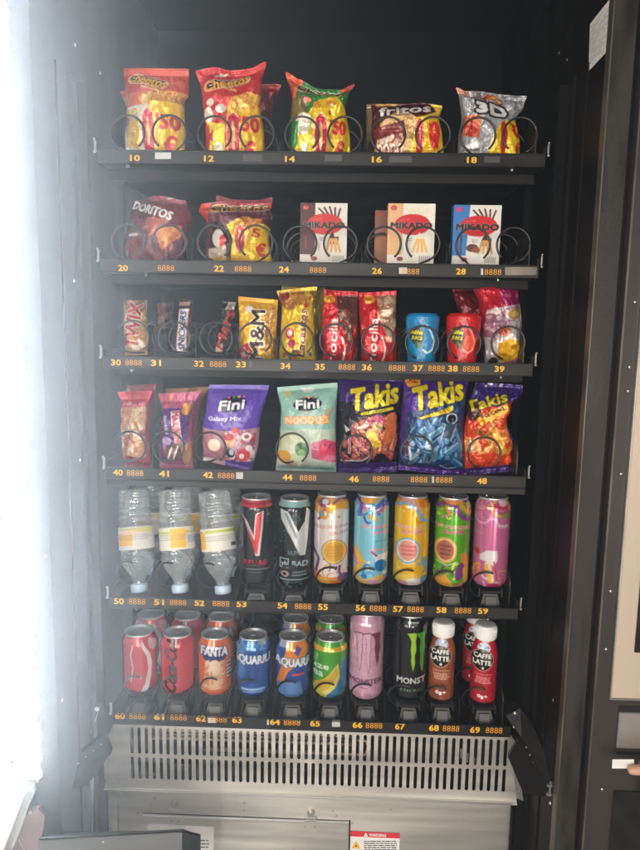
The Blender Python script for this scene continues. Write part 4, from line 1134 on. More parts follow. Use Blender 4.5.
bag('chocolate_bar','dark wrapped bar peeking out behind the bar above number 31',(lambda a:(a.rect(150,295,166,330,'#7a4838'),a)[-1])(Art(150,290,190,362,'#2c1a18')),(156,303),(172,302),(171,350),(156,350),2,Y=.11,th=.02,seed=34,cat='chocolate bar',group=G3,rest=False)
def art32():
    a = Art(206,292,245,364,'#1a1312')
    a.poly([(228,302),(235,302),(234,310),(226,310)],'#b8b0aa'); a.poly([(216,346),(224,343),(222,352),(215,352)],'#d8d0c4')
    a.text('Mars',225,329,40,9.5,'#b8241c',rot=72,shear=.25,bold=.03,out='#d8a898',ow=.03); return a
bag('chocolate_bar','black chocolate bar with slanted red lettering above number 32',art32(),(222,301),(237,301),(230,356),(214,356),2,th=.022,seal=(.05,.04),seed=35,cat='chocolate bar',group=G3,rest=False)
def art33():
    a = Art(228,288,286,366,'#f0b41c')
    a.rect(228,288,286,300,'#dda024'); a.ell(249,309,4,4.2,'#e8dcc0'); a.ell(249,309,2.2,2.4,'#f6efe0')
    a.poly([(262,312),(276,306),(276,344),(264,342)],'#c98c34'); a.pieces(a.mpoly([(263,312),(277,308),(276,344),(264,342)]),'drop',22,3.6,['#d89c3c','#b8741c','#e0a848'],3,hi='#f8dc90',dark='#7a4408')
    a.poly([(240,345),(252,340),(256,356),(236,358)],'#c82424'); a.text('NEW',246,350,9,4,'#f4e4d8',rot=10,bold=.05)
    a.pieces(a.mpoly([(262,340),(276,336),(278,360),(256,360)]),'drop',16,3.6,['#e8a424','#c88418','#e8b43c'],5,hi='#f8dc90',dark='#7a4408')
    a.text('M&M',257.5,333,46,14,'#3a1c10',rot=87,bold=.05,out='#f8ecd0',ow=.06); return a
bag('chocolate_peanut_bag','yellow chocolate peanut bag with dark sideways lettering above number 33',art33(),(238,296),(277.5,299.5),(275,360),(235,359),2,th=.03,seal=(.07,.04),seed=37,
    left=[(0,0),(.5,2),(1,0)],cat='sweet bag',group=G3)
def art34():
    a = Art(270,274,332,368,'#e8c024')
    a.blotch((a.Y<306)&(a.Y>=290),['#dcae20','#a8681c','#e8c838','#8a5a1c'],7,5,.9); a.rect(270,286,332,291,'#d9b832')
    a.poly([(278,293),(288,291),(290,298),(280,301)],'#8a2420'); a.ell(290,305,7,5,'#a86a24'); a.ell(301,299,7,5,'#b8782c')
    for k,c in enumerate(('#c8302c','#3c6a34','#2c2c2c','#c85a1c')): a.ell(306,306+k*5,2,2,c)
    a.ell(290,333,4.5,5,'#c82448'); a.ell(290,333,2.8,3,'#f0d8c8'); a.ell(292,342,4,3.5,'#b82c4c')
    a.ell(287,354,5,5,'#a8282c'); a.ell(287,354,3,3,'#e8b84c')
    for k in range(12):
        r = random.Random(k+40); a.ell(r.uniform(282,314),r.uniform(345,358),1.6,1.6,['#c8302c','#2c6a9c','#3c8a3c','#e8e0d0','#c86a1c'][k%5])
    a.text('Lacasitos',302.5,331,42,7.5,'#7a1c28',rot=86,shear=.15,bold=.05,out='#f6ecc8',ow=.05); return a
bag('sweet_bag','yellow candy bag covered in coloured sweets above number 34',art34(),(276,290),(317,286),(317,360),(276,360),2,th=.032,seal=(.05,.04),seed=39,
    left=[(0,0),(.25,5),(.6,4),(1,0)],right=[(0,0),(.3,-4),(.7,-2),(1,0)],cat='sweet bag',group=G3)
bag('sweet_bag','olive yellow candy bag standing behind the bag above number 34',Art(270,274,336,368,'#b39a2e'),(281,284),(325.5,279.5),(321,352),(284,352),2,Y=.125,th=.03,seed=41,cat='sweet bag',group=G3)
def art35(dx, seed, tp):
    a = Art(314,280,402,368,'#c4141c')
    a.ell(329.5+dx,299,6,4.2,'#e8a41c'); a.text('2x',329.5+dx,299,5,3,'#8c1c14',bold=.05)
    a.put(a.mpoly([(337+dx,295),(360+dx,295),(358+dx,322),(352+dx,334),(346+dx,334),(338+dx,318)]),tp[0]); a.pieces(a.mpoly([(337+dx,295),(360+dx,295),(358+dx,322),(352+dx,334),(346+dx,334),(338+dx,318)]),'drop',12,6,tp[:3],seed,hi=tp[2],dark=tp[3])
    a.ell(346+dx,314,7,6,tp[0],rot=20); a.ell(346+dx,313,4.5,3.6,tp[2],rot=20)
    a.poly([(345+dx,324),(351+dx,323),(352+dx,341),(346+dx,341)],tp[1]); a.text('galletas',349+dx,332,14,3,'#e8d8c8',rot=80)
    a.text('nocilla',333+dx,337,38,8.6,'#efe6e2',rot=86,shear=0,bold=.045)
    a.line([(342+dx,337),(345+dx,345),(344+dx,352),(342+dx,356)],1.6,'#f0e4e0')
    a.rect(314,285,402,291.5,'#b01820')
    return a
bag('cocoa_biscuit_pack','red biscuit pack with dark cocoa picture above number 35',art35(0,3,['#5c2a1c','#8a4a34','#7a3c28','#3c1a12']),(324,289),(358,291),(357.5,359.5),(321.5,360),2,th=.032,seal=(.09,.04),seed=43,
    left=[(0,0),(.4,-1),(1,0)],cat='biscuit pack',group=G3)
bag('cocoa_biscuit_pack','red biscuit pack with pale cream picture above number 36',art35(40,6,['#9a6a50','#c8a084','#d8b89c','#8c5a44']),(359,292),(396.5,290.5),(398,360.5),(361,361),2,th=.032,seal=(.07,.04),seed=45,
    right=[(0,0),(.4,-1),(1,0)],cat='biscuit pack',group=G3)

def vessel(root, o): adopt(o, root)
def tub(name, label, x, ytop, ybot, wtop, wbot, base, col2, Y=.045, fn=None):
    c = at(x,ybot,Y-.025); X = at(x,(ytop+ybot)/2,Y-.02)[0]; k = np.linalg.norm(at(x+10,ybot,Y-.0)-at(x,ybot,Y-.0))/10
    rb, rt = wbot/2*k, wtop/2*k; Z = FLOOR[2]+.001; H = at(x,ytop,Y-rt)[2]-Z
    a = Art(x-24,ytop-6,x+24,ybot+8,base); fn(a)
    root = tag(empty(name,(X,Y,Z)),label,'gum tub','chewing gum tubs')
    prof = [(0.0,0),(rb-.002,0),(rb,.002)]+[(rb+(rt-rb)*t, .002+(H-.008)*t) for t in np.linspace(.05,1,10)]+[(rt-.0015,H-.003),(rt-.004,H-.0008)]
    adopt(lathe_art('tub_body',a,x,prof,X,Y,Z,'film'),root)
    mb = MB(); mb.lathe([(rt-.0035,H-.0015),(rt-.0055,H+.001),(rt-.02,H+.0016),(0.0001,H+.0016)],X,Y,40,Z); mb.build('lid', MT['plastic'] if False else MB_LID(base), root, True)
_lids = {}
def MB_LID(c):
    if c not in _lids: _lids[c] = mat('tub lid '+c.strip('#'), tuple(lin(hexc(c))), rough=.3)
    return _lids[c]
def gum(x, col):
    def f(a):
        a.ell(x-6,336,7.5,9,'#2c3a18',rot=10,al=.9); a.ell(x-4,345,4,4,'#4a5a2c',al=.7)
        a.text('bubble',x-6,332,13,5,'#e8d42c',rot=-6,bold=.06,out='#20281a',ow=.06); a.text('JUICE',x-6,338.5,12,4.6,'#e8d42c',rot=-6,bold=.06,out='#20281a',ow=.06)
        a.ell(x+7,343,6,8,col,al=.9); a.line([(x+4,325),(x+8,331),(x+13,341),(x+11,350),(x+6,353),(x+1,350)],2,'#cfe0dc' if col!='#e85a3c' else '#f09a84')
    return f
tub('gum_tub','blue chewing gum tub with a yellow emblem above number 37',423.5,313.5,361,34,27,'#0f7fb4','#1c9cc8',fn=gum(424,'#3c8ac0'))
tub('gum_tub','red chewing gum tub with a yellow emblem above number 38',465,313.5,361.5,35,28,'#c41a1e','#d8342c',fn=gum(465,'#e85a3c'))
def art39():
    a = Art(444,272,540,370,'#b81c3a')
    a.poly([(496,276),(524,276),(526,306),(500,306)],'#a01c5c'); a.poly([(474,276),(502,276),(498,300),(478,310)],'#c42432')
    a.text('MIX',506,296,12,4,'#d88aa0',bold=.04)
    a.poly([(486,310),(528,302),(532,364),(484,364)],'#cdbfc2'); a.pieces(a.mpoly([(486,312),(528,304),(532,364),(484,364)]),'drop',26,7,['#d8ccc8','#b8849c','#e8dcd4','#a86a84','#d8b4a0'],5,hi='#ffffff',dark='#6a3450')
    a.ell(514,314,8,5,'#c89a4c',rot=10); a.ell(514,314,5,2.6,'#e2bd7a',rot=10); a.ell(503,331,7,4.4,'#b8502c'); a.ell(512,333,8,4,'#d8ccc4',al=.6)
    a.poly([(497,341),(508,337),(520,340),(520,350),(508,356),(498,352)],'#eaa81c'); a.ell(508,346,11,6.5,'#f0b424'); a.ell(512,343,3,2,'#b87c14'); a.ell(505,349,3,1.5,'#c88c1c')
    a.poly([(498,356),(534,350),(534,366),(490,366)],'#a86a8c'); a.ell(494,356,5,5,'#3a2420'); a.ell(488,360,3,5,'#d8d0c8')
    return a
bag('sweet_bag','tall red and purple sweet bag with a yellow sweet above number 39',art39(),(473,279.5),(520,281.5),(530,361),(486,361),2,th=.045,seal=(.07,.05),seed=47,
    left=[(0,0),(.3,4),(.6,3),(1,0)],right=[(0,0),(.3,0),(.7,-2),(1,0)],wr=1.4,cat='sweet bag',group=G3)
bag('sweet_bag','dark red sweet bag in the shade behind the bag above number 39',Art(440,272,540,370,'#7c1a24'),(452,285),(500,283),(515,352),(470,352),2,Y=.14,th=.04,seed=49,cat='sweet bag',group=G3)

# ---- tray 4
G4 = 'bags hanging full on the fourth tray'
def art40():
    a = Art(106,384,160,474,'#c8263a')
    a.poly([(119,408),(146,406),(146,454),(124,458)],'#d8a06a'); a.pieces(a.mpoly([(118,409),(147,406),(147,455),(122,460)]),'chip',34,6,['#d89a6a','#e0b48a','#c8805c'],3,hi='#f4dcb8',dark='#a04a34')
    a.text('nachos',132,420,24,9,'#f0c88a',rot=78,bold=.05,al=.8); a.rect(146,404,152,460,'#c43044')
    for x in (122,128,135,142): a.ell(x,404+(x%2)*2,3,2,'#e88a94')
    a.poly([(120,452),(150,456),(150,470),(120,466)],'#c02a44'); a.pieces(a.mpoly([(120,430),(146,430),(144,450),(122,450)]),'drop',12,4,['#e4b890','#c8503c','#f0dcc4'],7)
    return a
bag('corn_snack_bag','narrow coral red snack bag with tan centre above number 40',art40(),(114.5,393),(151,390.5),(149.5,466),(122,464),3,th=.036,seal=(.12,.05),seed=51,
    left=[(0,0),(.12,3),(.3,2),(.6,0),(1,0)],right=[(0,0),(.2,-4),(.6,-3),(1,0)],group=G4)
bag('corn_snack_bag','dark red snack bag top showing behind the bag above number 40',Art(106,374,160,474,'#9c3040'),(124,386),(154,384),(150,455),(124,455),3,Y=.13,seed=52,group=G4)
def art41():
    a = Art(150,384,215,476,'#b8446a')
    a.blotch(a.Y<408,['#c8586a','#d88a5c','#a83a7c','#b85074'],5,2,.9)
    a.poly([(160,408),(190,408),(188,458),(161,456)],'#5a2478'); a.poly([(172,411),(180,411),(184,444),(177,446)],'#e8dce0')
    a.text('MAXIBON',178,426,30,7,'#c8283c',rot=-80+180-20+0 if False else 276,bold=.06,out='#f0e4e4',ow=.05); a.text('cookies',168,424,18,5,'#e4d8ea',rot=276,bold=.05)
    a.ell(186,409,4,6,'#e09a3c'); a.ell(168,440,5,4,'#d8c8e0',al=.8)
    a.poly([(165,446),(184,440),(190,458),(166,458)],'#5c3024'); a.line([(169,455),(173,446)],1.6,'#e8dcc8'); a.line([(174,456),(179,445)],1.6,'#e8dcc8')
    a.poly([(156,456),(194,460),(194,472),(156,470)],'#c04a80'); a.poly([(182,446),(192,440),(192,462),(184,464)],'#d8a060',.7)
    return a
bag('corn_snack_bag','purple and pink biscuit bag with flared top above number 41',art41(),(156.5,394),(198,392),(191,467),(157.5,464.5),3,th=.036,seal=(.12,.06),seed=53,
    left=[(0,0),(.2,3),(.6,1.5),(1,0)],right=[(0,0),(.2,-5),(.6,-2),(1,0)],cat='biscuit bag',group=G4)
bag('corn_snack_bag','brownish pink bag showing behind the purple bag above number 41',(lambda a:(a.rect(150,380,215,398,'#9c6a52'),a)[-1])(Art(150,374,215,476,'#a84870')),(164,389),(207,387.5),(196,450),(166,455),3,Y=.13,seed=54,
    right=[(0,0),(.25,-4),(1,0)],cat='biscuit bag',group=G4)
def art42():
    a = Art(190,378,276,480,'#5f3fae')
    a.poly([(190,426),(225,430),(262,428),(262,450),(250,480),(190,480)],'#b98a92')
    a.blotch(a.mpoly([(194,430),(228,432),(226,458),(194,456)]),['#b0707e','#a06474','#b87c86'],12,2); a.ell(215,443,6.5,5.5,'#ead8c0')
    a.pieces(a.mpoly([(226,431),(256,429),(253,466),(227,460)]),'drop',34,4.2,['#e8d0d0','#c83c4c','#d8b0b8','#a05a80','#f0e0dc'],4,dark='#6a3058')
    a.ell(231,439,5.5,6,'#e8ac84'); a.ell(230,436,5,3.4,'#c83444'); a.ell(236,429.5,3.4,3,'#d84a54'); a.ell(247,436,5,4,'#e8dcd8'); a.ell(247,436,2.5,2,'#8c4a5c')
    a.ell(231,451,4.5,4.5,'#2c2838'); a.ell(232,450,2.4,3,'#b8c0cc'); a.ell(244,453,6,6,'#c83444'); a.ell(242,454,2.5,2.5,'#e8dcd8'); a.ell(249,447,3,3,'#f0dce0')
    a.poly([(224,458),(254,460),(252,474),(222,470)],'#5c34a4'); a.rect(196,456,216,459,'#d4c4d0')
    a.ell(233,404,14,7.5,'#1f1838',rot=6); a.text('Fini',232.5,404.5,25,9.5,'#f2eef4',rot=4,shear=.15,bold=.07)
    for k,c in enumerate(('#d84a54','#3c9c5c','#e8b43c','#d86a9c')): a.ell(229+k*5,397.5-k*.3,1.4,1.3,c)
    a.text('Galaxy Mix',225.5,418.5,33,5.6,'#ece6f2',rot=0,shear=.1,bold=.03)
    return a
bag('sweet_bag','large violet sweet bag with white lettering leaning above number 42',art42(),(208,385),(268,386),(250,470),(201,458),3,th=.05,seal=(.06,.05),seed=55,
    left=[(0,0),(.3,-1),(.6,-3),(1,0)],right=[(0,0),(.4,-1),(.75,2),(1,0)],wr=.7,m='film',cat='sweet bag',group=G4)
def art44():
    a = Art(266,376,346,476,'#8cb8ac')
    a.poly([(266,432),(305,428),(346,430),(346,480),(266,480)],'#b8c8b4')
    a.ell(290,448,18,16,'#c9cfae',al=.9); a.ell(284,454,7,5.5,'#d89c3c'); a.ell(302,447,7,6,'#4c7c54'); a.ell(302,450,4,3,'#8cb87c'); a.ell(292,462,6,4,'#d8a49c')
    a.poly([(311,442),(326,438),(338,444),(336,460),(312,455)],'#c85a7c'); a.ell(328,448,9,8.5,'#d8486c'); a.line([(324,443),(326,444)],1,'#3a2030'); a.line([(329,446),(331,443)],1,'#3a2030'); a.ell(330,456,6,3,'#e07a94')
    a.rect(266,462,346,476,'#a8ccc4'); a.ell(287,394,4,3.4,'#b8c07c')
    a.ell(307.5,404,14.5,6.4,'#16222c',rot=5); a.text('Fini',307.5,404,24,9,'#eef2f2',rot=4,shear=.05,bold=.07)
    for k,c in enumerate(('#d84a54','#e8b43c','#c83c54','#4c9c5c')): a.ell(304+k*4.6,398-k*.2,1.3,1.2,c)
    a.text('sour',306,412.5,10,2.6,'#d8784c'); a.text('NOODLES',307,419.5,44,7.4,'#f2c488',rot=2,bold=.08,out='#d8602c',ow=.06)
    for k in range(4): a.line([(322+k*2.4,416),(327+k*2.4,408)],.7,'#b86a4c')
    a.poly([(300,389),(315,389),(311,393),(304,393)],'#cfd8d4')
    return a
bag('sweet_bag','pale mint sweet bag with pink and orange print above number 44',art44(),(276.5,388),(337.5,383),(336.5,470),(275,467),3,th=.045,seal=(.06,.04),seed=57,
    left=[(0,0),(.3,4),(.6,3.5),(1,0)],right=[(0,0),(.5,-1),(1,0)],wr=.6,m='film',cat='sweet bag',group=G4)
def takis(a, x, y, w, h, rot):
    a.text('Takis',x,y,w,h,'#e6d21c',rot=rot,shear=.2,bold=.10,out='#2a1c3a',ow=.05)
def art46():
    a = Art(328,368,412,478,'#3c1a6e')
    a.poly([(339,402),(400,398),(402,460),(340,460)],'#1a1024'); a.rect(341,374,362,380,'#b89a2c',.8); a.rect(376,374,390,379,'#7a3c5c',.7)
    a.text('FUEGO',351,377,18,4,'#241c10',bold=.03)
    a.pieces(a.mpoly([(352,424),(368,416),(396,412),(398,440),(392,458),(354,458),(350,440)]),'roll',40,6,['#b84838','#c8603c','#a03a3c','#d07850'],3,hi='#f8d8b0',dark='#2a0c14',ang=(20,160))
    a.poly([(388,416),(397,415),(396,438),(382,442)],'#d8703c'); a.poly([(365,432),(374,428),(382,444),(372,446)],'#e8b83c'); a.ell(377,420,8,6,'#b84c70'); a.ell(377,426,5,5,'#c8a874',al=.9)
    a.line([(358,427),(368,424),(366,421)],2.4,'#d8d0d0'); a.poly([(344,424),(350,429),(346,432)],'#d8d4d8')
    a.pieces(a.mpoly([(342,440),(368,436),(370,456),(342,458)]),'roll',16,4.5,['#9c3440','#b85a54','#6c2430'],8,hi='#f0c8c0',dark='#1c0810')
    a.line([(349.5,436),(349.2,450)],2.6,'#e8dcd8'); a.line([(349.5,437),(349.2,450)],1.2,'#c82c34'); a.line([(341,458),(362,457),(369,453)],1.2,'#c8c4c8')
    a.rect(328,459.5,412,480,'#4a2288')
    takis(a,374.5,396,50,22,10); a.line([(362,413),(392,408)],3.2,'#e6d21c'); a.text('fuego',377,410.5,20,2,'#3a3014',rot=10)
    return a
bag('rolled_tortilla_bag','purple and black tortilla roll bag with yellow lettering above number 46',art46(),(338,374),(404.5,377),(398,468),(339,470.5),3,th=.05,seal=(.06,.05),seed=59,
    left=[(0,0),(.5,.5),(1,0)],right=[(0,0),(.4,-2),(.8,-1),(1,0)],wr=.8,cat='snack bag',group=G4)
def art47():
    a = Art(394,368,482,482,'#4a2688')
    a.poly([(406,412),(474,396),(474,470),(400,464)],'#1c3c6c'); a.poly([(404,378),(422,376),(420,386),(408,387)],'#d89c2c'); a.text('XL',413,380.5,10,5,'#8c2418',bold=.06)
    a.ell(448,377,4.5,5,'#c8a42c'); a.text('@',448,377.5,6,6,'#4c3414')
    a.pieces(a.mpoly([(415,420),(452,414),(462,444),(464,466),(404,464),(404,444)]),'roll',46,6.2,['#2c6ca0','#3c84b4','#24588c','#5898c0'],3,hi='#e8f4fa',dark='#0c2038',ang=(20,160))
    a.pieces(a.mpoly([(404,440),(432,438),(432,462),(402,460)]),'roll',16,4.6,['#3c74a8','#a8c8dc','#20508c'],6,hi='#f4fafc',dark='#0c2038')
    a.line([(408,442),(407,452)],3,'#8c2c34',.8); a.line([(409,446),(411,458)],2.4,'#e4ecf0')
    a.ell(451,418,6,5.4,'#c8d4dc'); a.ell(451,418,4.6,4.2,'#202430'); a.poly([(446,421),(455,424),(449,438),(441,436)],'#3c5468'); a.line([(444,424),(440,438)],1,'#a8bcc8'); a.line([(456,424),(450,440)],1,'#a8bcc8')
    a.poly([(398,463),(470,469),(476,482),(394,480)],'#5c2c98'); a.line([(440,463),(448,467),(457,466)],1,'#c8dce8')
    takis(a,438,394,54,23,12); a.poly([(417,417),(452,405),(453,409),(449,412),(420,418)],'#e8c81c'); a.text('BLUE HEAT',434,411.5,28,2.6,'#54380c',rot=14,bold=.04)
    return a
bag('rolled_tortilla_bag','large blue and purple tortilla roll bag between the purple and orange ones',art47(),(405,375),(472.5,375),(468.5,476),(399.5,468),3,th=.055,seal=(.04,.05),seed=61,Y=.058,
    left=[(0,0),(.5,-1),(1,0)],right=[(0,0),(.3,-4),(.6,-5),(.9,-2),(1,0)],wr=.9,cat='snack bag',group=G4)
def art48():
    a = Art(458,378,532,478,'#3a2474')
    a.poly([(466,420),(478,402),(500,408),(512,400),(512,412),(505,428),(514,458),(520,462),(490,464),(464,462)],'#d84420')
    a.poly([(466,404),(478,400),(482,416),(470,422)],'#4c2c20')
    a.poly([(476,418),(506,402),(508,410),(480,426)],'#e0a41c'); a.text('VOLCANO',492,412.5,24,3.6,'#4a1c10',rot=24,bold=.05)
    a.pieces(a.mpoly([(472,430),(502,414),(512,446),(500,456),(484,440)]),'roll',26,5.4,['#c8641c','#d8802c','#b8501c'],3,hi='#f8c868',dark='#5c1c0c',ang=(40,140))
    a.poly([(494,426),(506,448),(500,452),(491,432)],'#f0b03c'); a.pieces(a.mpoly([(466,438),(494,436),(494,452),(466,452)]),'roll',12,4.4,['#e8803c','#e89a4c','#d85c2c'],4,hi='#fcd8a0',dark='#8c2c14')
    a.line([(471,441),(473,452)],2.4,'#e8dcd0'); a.poly([(464,450),(498,450),(512,452),(520,460),(500,462),(464,466)],'#e04c24'); a.ell(516,455,3,2.5,'#f08a6c')
    a.poly([(458,464),(524,459),(526,478),(458,478)],'#4a2a80')
    a.text('Takis',487,402,42,10,'#d8c41c',rot=16,shear=.2,bold=.06,out='#241c3c',ow=.03); a.ell(494,384.5,2.6,2,'#d8d0e0'); a.ell(489,387,1.5,1.5,'#b8b0cc')
    return a
bag('rolled_tortilla_bag','slumped orange tortilla roll bag with purple top above number 48',art48(),(478,383),(524,385.5),(520.5,464),(466,470),3,th=.05,seal=(.05,.06),seed=63,
    left=[(0,0),(.3,-5),(.6,-6),(1,0)],right=[(0,0),(.1,0),(.25,-11),(.45,-14),(.75,-5),(1,0)],wr=1.7,cat='snack bag',group=G4)

# ---- cans
def can_prof(r, H, neck=.0065):
    rl = r-neck
    return [(r-.011,.0),(r-.006,.0008),(r-.0012,.0075),(r,.011),(r,H-.019),(r-.0008,H-.0155),(rl+.0012,H-.006),(rl,H-.0035)]
def can(name, label, art, x, ybot, row, H=.168, r=.0328, Y=.052, group='drink cans on the shelves', cat='drink can', z=None, turn=0):
    """x: centre in the photo; ybot: where its front lower edge shows"""
    c = at(x, ybot, Y-r); Z = c[2] if z is None else z
    X = at(x, ybot-30, Y)[0]
    root = tag(empty(name,(X,Y,Z)), label, cat, group)
    adopt(lathe_art('can_body', art, x, can_prof(r,H), X, Y, Z, 'can'), root)
    rl = r-.0065
    mb = MB(); mb.lathe([(rl+.0002,H-.0040),(rl+.0010,H-.0018),(rl+.0006,H-.0002),(rl-.0008,H),(rl-.0020,H-.0012),(rl-.0030,H-.0062),(rl-.0045,H-.0068),(rl-.0058,H-.0048),(.001,H-.0048),(0.0001,H-.0048)],X,Y,40,Z)
    lid = mb.build('lid', MT['alu'], root, True)
    mb = MB(); zz = Z+H-.0036
    mb.box(X-.0075,X+.0075,Y-.016,Y+.009,zz-.0003,zz+.0009,.0004); mb.cyl((X,Y+.0,zz),(0,0,1),.0035,.0016,12); mb.build('ring_pull', MT['alu'], lid)
    mb = MB(); mb.lathe([(0.0001,.006),(r-.016,.004),(r-.012,.0004),(r-.0108,.0)],X,Y,32,Z); mb.build('can_base', MT['alu'], root, True)
    if Y < .08 and z is None: can_rest(x, row, Y, Z)
    return root, Z
def swirls(a, x, y0, y1, cols, n, seed):
    rg = random.Random(seed)
    for k in range(n):
        cx, cy = x+rg.uniform(-17,17), rg.uniform(y0,y1); r = rg.uniform(3,8); s0 = rg.uniform(0,6.3); L = rg.uniform(1.2,3.2); w = rg.uniform(.9,2.6); sx = rg.uniform(.6,1.2)
        a.line([(cx+r*sx*math.cos(s0+L*j/9), cy+r*math.sin(s0+L*j/9)) for j in range(10)], w, cols[k%len(cols)])
        if rg.random() < .5: a.ell(x+rg.uniform(-16,16), rg.uniform(y0,y1), rg.uniform(.6,1.8), rg.uniform(.6,1.8), cols[(k+1)%len(cols)])
def energy(x, base, side):
    a = Art(x-20,484,x+20,594,base); return a
def art53():
    x=256.5; a = Art(x-19,484,x+19,594,'#17161a')
    a.rect(x-19,484,x+19,508,'#cc2a2c'); a.rect(x-19,503.5,x+19,505,'#8c1a1e')
    a.poly([(x-16,513),(x-12,520),(x-3,548),(x-1,556),(x+3,556),(x+6,528),(x+7,511),(x-1,514),(x-3,536),(x-9,522)],'#e8e0dc')
    a.poly([(x-15,514),(x-11,521),(x-3,549),(x+0,555),(x+1,553),(x+4,528),(x+5,512),(x,515),(x-2,541),(x-10,524)],'#d42c34')
    a.text('REHAB',x-1,563,23,6,'#c8202c',bold=.07); a.rect(x-13,569,x+14,570,'#8c8c90'); a.micro(x-10,571,x+10,574,'#6c6c70',1,1)
    a.text('R',x+12,515,3,4,'#9c9ca0'); return a
can('energy_drink_can','black tall can with a red top and red claw mark above number 53',art53(),256.5,588,4)
def art54():
    x=294; a = Art(x-19,484,x+19,596,'#15191c')
    a.rect(x-19,484,x+19,508,'#8fc0bb'); rg = random.Random(4)
    for k in range(90):
        u,v = rg.uniform(x-17,x+17),rg.uniform(508,592)
        if 552 < v < 580: continue
        a.line([(u,v),(u+rg.uniform(-3,3),v+rg.uniform(-3,3))],.7,'#7cb0b4',.8)
    a.poly([(x-14,510),(x-6,512),(x+4,532),(x+10,522),(x+12,508),(x+15,512),(x+13,542),(x+11,556),(x+6,556),(x-4,536),(x-13,520)],'#d8dcda'); a.poly([(x-10,514),(x-7,514),(x+3,536),(x+2,540)],'#8c989c')
    a.rect(x-15,557,x+18,580,'#1b2022'); a.text('ULTRA',x+1,553,14,4,'#a8c4c4',bold=.03)
    a.rect(x-14,559,x-5,569,'#a8cccc'); a.rect(x-13,560,x-6,568,'#2a2420'); a.text('yb',x-9.5,564.5,6,6,'#bcd4d4'); a.text('BAD',x+6,564,16,6,'#b8ccd0',bold=.07); a.ell(x-9,574.5,4,3,'#b4a498'); a.ell(x-9,574.5,2,1.6,'#4a342c')
    a.micro(x-3,571,x+15,577,'#9cb0b4',2,2); a.rect(x-14,579.5,x+16,580.5,'#8cb0b4'); return a
can('energy_drink_can','black tall can with a pale teal top and white sketch lines above number 54',art54(),294,589.5,4)
def art55():
    x=331; a = Art(x-21,484,x+21,592,'#e6dcd8')
    swirls(a,x,496,518,['#7c4a84','#e8a02c','#c86a54','#f2e6dc','#d8a054'],16,55); swirls(a,x,566,590,['#7c4a84','#e8a02c','#c86a54','#f2e6dc','#d8a054'],15,62)
    a.poly([(x-18,496),(x+18,496),(x+18,508),(x-4,506),(x-10,512),(x-18,514)],'#d8a054'); a.ell(x+6,508,12,6,'#e8a828'); a.ell(x+8,512,7,3,'#e6dcd8'); a.ell(x-8,503,6,5,'#8c4a6c'); a.ell(x-7,502,3.5,3,'#eadfdc'); a.ell(x-10,515,3,3,'#8ca494')
    a.line([(x+2,503),(x+10,498),(x+17,500)],2,'#7c5a94')
    a.text('PASSION GUAVA',x+0,527,33,3.6,'#b85a5c',rot=4,bold=.04,out='#f4e8e2'); a.text('CRUSH',x+7,533,18,3.4,'#b85a5c',rot=7,bold=.04)
    a.ell(x+3,552,12.5,12.5,'#8c6a84'); a.ell(x+3,552,11.8,11.8,'#f0d06c'); a.ell(x+3,552,10,10,'#e0a82c'); a.micro(x-4,546,x+10,558,'#b8843c',4,5)
    a.line([(x-17,552),(x-12,560),(x-15,575)],2.4,'#6c3c74'); a.poly([(x-18,572),(x-6,578),(x+16,576),(x+16,590),(x-18,590)],'#d8843c'); a.ell(x+12,578,5,4,'#7c5a94'); a.ell(x-8,582,8,4,'#e8a83c'); a.ell(x+2,586,6,3,'#b85a44'); return a
can('juice_drink_can','white tall can with a yellow circle and orange swirls above number 55',art55(),331,585.5,4,Y=.05)
def art56():
    x=370.5; a = Art(x-21,484,x+21,592,'#82c8dc')
    swirls(a,x,496,518,['#4a5cb0','#e8b83c','#d87aa8','#f0ece8','#3c8cc8'],16,56); swirls(a,x,566,590,['#4a5cb0','#e8b83c','#d87aa8','#f0ece8','#3c8cc8'],15,63)
    a.line([(x-17,498),(x-10,504),(x-12,516)],4,'#4a5cb0'); a.line([(x-9,500),(x-6,510)],3,'#d880b0'); a.ell(x-3,500,10,4,'#e8a83c'); a.line([(x+4,508),(x+12,502),(x+17,506)],4,'#5c6cc0'); a.line([(x+6,513),(x+13,508)],3,'#d868a8'); a.ell(x-1,517,2.5,3,'#c8a464')
    a.text('BLUE RASPBERRY',x+4,527,29,3.6,'#d05a78',bold=.04,out='#f0e4ea'); a.text('SUMMER',x+9,533,16,3.4,'#d05a78',bold=.04,out='#f0e4ea')
    a.rect(x+4,541,x+16,542,'#6ca8b8'); a.text('LEMONADE',x+8,550,18,2.6,'#d05a78',bold=.03,out='#f0e4ea')
    a.poly([(x+3,555),(x+17,554),(x+15,568),(x+6,568)],'#e8f0f2'); a.ell(x+10,566,6,6,'#1c74b8'); a.line([(x+1,552),(x+6,556)],2,'#c83c74')
    a.line([(x-16,552),(x-9,562),(x-14,574)],6,'#e8b83c'); a.line([(x-17,556),(x-13,566)],3,'#d87aa8'); a.poly([(x-18,576),(x-4,580),(x+12,574),(x+17,590),(x-18,590)],'#e0b85c'); a.ell(x-6,577,3,2.4,'#2c74b0'); a.ell(x+4,582,7,3,'#d8a4bc'); a.line([(x-16,582),(x-10,588)],3,'#3c6cb0'); return a
can('juice_drink_can','light blue tall can with swirls and a dark blue glass above number 56',art56(),370.5,586,4,Y=.05)
